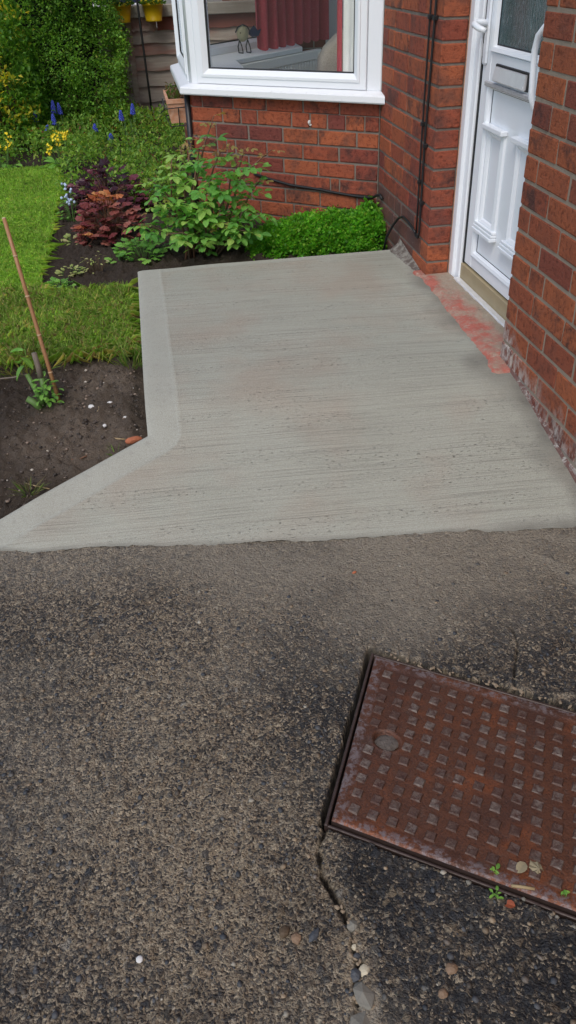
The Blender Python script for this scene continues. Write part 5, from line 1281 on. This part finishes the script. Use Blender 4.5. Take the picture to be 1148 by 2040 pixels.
# ================================================================== SMALL LOOSE THINGS
def stone(label, p, r, mat, name='stone', group=None, jit=.16, sub=2):
    mb = MB(); mb.blob(p, r, jit, sub=sub); o = mb.build(name, M[mat], None, sub > 2, p); tag(o, label, 'stone', group); return o
def gz(x, y): return float(soil_z(np.array(x), np.array(y)))
WS = [((-1.292, .208), .0105, 'white stone on the soil closest to the concrete edge, below the grass tuft'), ((-1.429, .097), .013, 'largest white stone on the bare soil, with a chipped face'),
      ((-1.366, .113), .010, 'flat white stone just right of the largest one'), ((-1.383, -.031), .009, 'oval pale stone below the flat white one on bare soil'), ((-1.537, -.356), .0085, 'small white stone touching the front edge of the concrete by a twig'),
      ((-1.315, .01), .007, 'small grey-white stone in the dark soil next to the concrete')]
for (xy, r, lab) in WS: stone(lab, (xy[0], xy[1], gz(*xy)+r*.5), (r, r*.75, r*.6), 'white_stone')
g = np.random.default_rng(95); V = []; F = []; C = []; vs, fs = ICO[1]; vs = np.array(vs); fs = np.array(fs)
for k in range(2200):
    x = g.uniform(-1.78, -1.26); y = g.uniform(-.45, .45)
    if y < -.205+(x-XE)*.567+.03: x, y = -1.4, .2+.1*g.random()
    r = .0014+.0065*g.random()**4; V.append(vs*r*np.array([1, .8, .6])*(1+g.uniform(-.2, .2, (len(vs), 1)))+np.array([x, y, gz(x, y)+.004])); F.append(fs+k*len(vs))
    C.append(np.repeat((np.array([(.09, .07, .055), (.05, .04, .032), (.24, .18, .135), (.5, .45, .37)])[g.choice(4, p=[.42, .34, .21, .03])])[None], len(vs), 0))
struct(link('soil_crumbs', mesh_np('soil_crumbs', np.concatenate(V), np.concatenate(F), M['vsolid'], False, {'col': ('FLOAT_COLOR', np.concatenate(C))})), 'stuff')
mb = MB(); mb.blob((-1.288, -.182, .088), (.028, .013, .012), .12, sub=2); o = mb.build('brick_chip', M['brickfrag'], None, False, (-1.288, -.182, .088)); tag(o, 'orange brick chip half buried at the inner corner of the concrete', 'brick chip')
def twig(label, pts, r, mat, name='twig'):
    mb = MB(); mb.tube(pts, r, 6); o = mb.build(name, M[mat], None, True, pts[0]); tag(o, label, 'twig')
twig('reddish curved twig lying on the bare soil', [(-1.49, -.21, .058), (-1.455, -.215, .062), (-1.425, -.195, .062), (-1.41, -.17, .064)], .0025, 'stem_red')
twig('straight pale straw ending at the small white stone', [(-1.62, -.30, .045), (-1.59, -.325, .048), (-1.545, -.352, .048)], .0022, 'drygrass')
twig('short dry leaf blade lying below the brick chip on the soil', [(-1.36, -.12, .07), (-1.335, -.135, .072), (-1.315, -.14, .07)], .003, 'drygrass')
twig('short pale straw standing between two white stones', [(-1.405, .10, .08), (-1.40, .07, .085), (-1.41, .05, .08)], .0022, 'drygrass')
def dz(x, y): return float(drive_fields(np.array([x]), np.array([y]))[0][0])
ST = [((-.950, -1.778), (.013, .012, .007), 'grey_stone', 'grey stone wedged in the driveway crack, the uppermost'), ((-.962, -1.889), (.026, .019, .010), 'grey_stone', 'large grey slab-like stone in the crack, above the lowest'),
      ((-.975, -1.935), (.024, .022, .010), 'grey_stone', 'lowest grey stone in the crack at the bottom of the photo'), ((-.966, -1.856), (.011, .011, .008), 'slate_stone', 'round dark slate pebble in the crack beside the cream stone'),
      ((-.950, -1.853), (.011, .010, .007), 'cream_stone', 'cream stone in the crack beside the dark pebble'), ((-.958, -1.828), (.008, .006, .005), 'slate_stone', 'small dark pebble in the crack below the yellow one'), ((-.957, -1.812), (.0055, .005, .004), 'cream_stone', 'small yellowish pebble in the crack'),
      ((-1.050, -1.782), (.011, .009, .007), 'tan_stone', 'loose tan pebble left of the crack, beside a grey one'), ((-1.020, -1.783), (.013, .008, .006), 'slate_stone', 'loose dark grey pebble right of the tan one'), ((-1.068, -1.768), (.009, .012, .007), 'stem', 'brown pebble left of the tan one'),
      ((-.813, -1.878), (.011, .010, .006), 'tan_stone', 'brown rounded pebble bedded in the dark driveway, lower right'), ((-.838, -1.912), (.009, .008, .005), 'tan_stone', 'small tan pebble just below the brown rounded one')]
for (x, y), r, m_, lab in ST: stone(lab, (x, y, max(dz(x, y), -.005)), r, m_, jit=.28 if r[0] > .0125 else .16, sub=1 if r[0] > .0125 else 2)
mb = MB(); mb.lathe([(.0001, .0035), (.004, .0033), (.0058, .002), (.006, 0)], (-1.31, -1.77, .001), 14); o = mb.build('white_dot', M['white_stone'], None, True, (-1.31, -1.77, .001)); tag(o, 'tiny round white pebble alone on the dark driveway', 'pebble')
# gravel and debris along the lower edge of the cover
q = random.Random(97); mb = MB()
for i in range(60):
    u = q.uniform(.22, .60); x, y = cuv(u, 1.035+q.gauss(0, .012)); mb.blob((x, y, -.002), q.uniform(.002, .0055), .25, q, 1)
o = mb.build('grit', M['grey_stone']); struct(o, 'stuff')
mb = MB()
for i in range(46):
    u = q.uniform(.03, .6); x, y = cuv(u, -.035+q.gauss(0, .012)); mb.blob((x, y, -.003), (q.uniform(.003, .011), q.uniform(.002, .005), .0025), .3, q, 1)
o = mb.build('broken_mortar', M['tanmortar']); struct(o, 'stuff')
mb = MB()
for i in range(46):
    yy = q.uniform(-1.99, -1.74); xx = np.interp(-yy, [-b for a, b in CRACK], [a for a, b in CRACK])+q.gauss(0, .009); mb.blob((xx, yy, -.004+q.uniform(-.003, .003)), (q.uniform(.0025, .006), q.uniform(.0025, .005), .003), .25, q, 1)
o = mb.build('rubble', M['tanmortar']); struct(o, 'stuff')
def dryleaf(label, x, y, z, s, mat, ang, lob=5):
    v, f = leaf_mesh('leaf', s, s*.8, M[mat], curl=.2, lobes=lob); me = mesh_np('fallen_leaf', v, f, M[mat]); o = link('fallen_leaf', me, None, (x, y, z), (0, 0, ang)); tag(o, label, 'leaf')
M['deadleaf'] = simple('dead_leaf', (.24, .20, .12), .8, var=.3, scale=80)
dryleaf('larger pale dead leaf lying on the manhole cover', -.602, -1.752, .009, .026, 'deadleaf', .6)
dryleaf('smaller narrow dead leaf lying on the manhole cover', -.625, -1.730, .009, .024, 'deadleaf', 2.2, 0)
dryleaf('orange dry leaf scrap below the manhole cover', -.672, -1.80, .004, .02, 'orange_leaf', 1.0, 0)
def weed(label, x, y, n, s, seed):
    t = thing('weed', label, 'weed', (x, y, -.004)); q = random.Random(seed); v, f = leaf_mesh('leaf', s, s*.6, M['green_leaf'], curl=.3); me = mesh_np('leaf', v, f, M['green_leaf']); mb = MB()
    for i in range(n): a = q.uniform(0, 6.28); p = Vector((x+q.uniform(-.006, .006), y+q.uniform(-.006, .006), q.uniform(.004, .016))); put('leaf', me, t, p, (math.cos(a), math.sin(a), .3), q.uniform(.7, 1.2)); mb.tube([(x, y, -.006), p], .0009, 5)
    mb.build('stem', M['stem_green'], t)
weed('small weed growing over the lower rim of the manhole cover', -.683, -1.735, 4, .013, 1); weed('small weed in the gravel below the manhole cover', -.700, -1.776, 8, .008, 2); weed('tiny bright weed at the right below the manhole cover', -.582, -1.800, 3, .010, 3)
twig('pale straw lying across the gravel below the cover', [(-.665, -1.765, .006), (-.645, -1.772, .007), (-.628, -1.778, .006)], .003, 'drygrass')
mb = MB(); mb.blob((-.73, -.869, .003), (.007, .004, .003), .2, sub=2); o = mb.build('brick_chip', M['brickfrag'], None, False, (-.73, -.869, .003)); tag(o, 'tiny orange chip on the driveway below the concrete', 'brick chip')
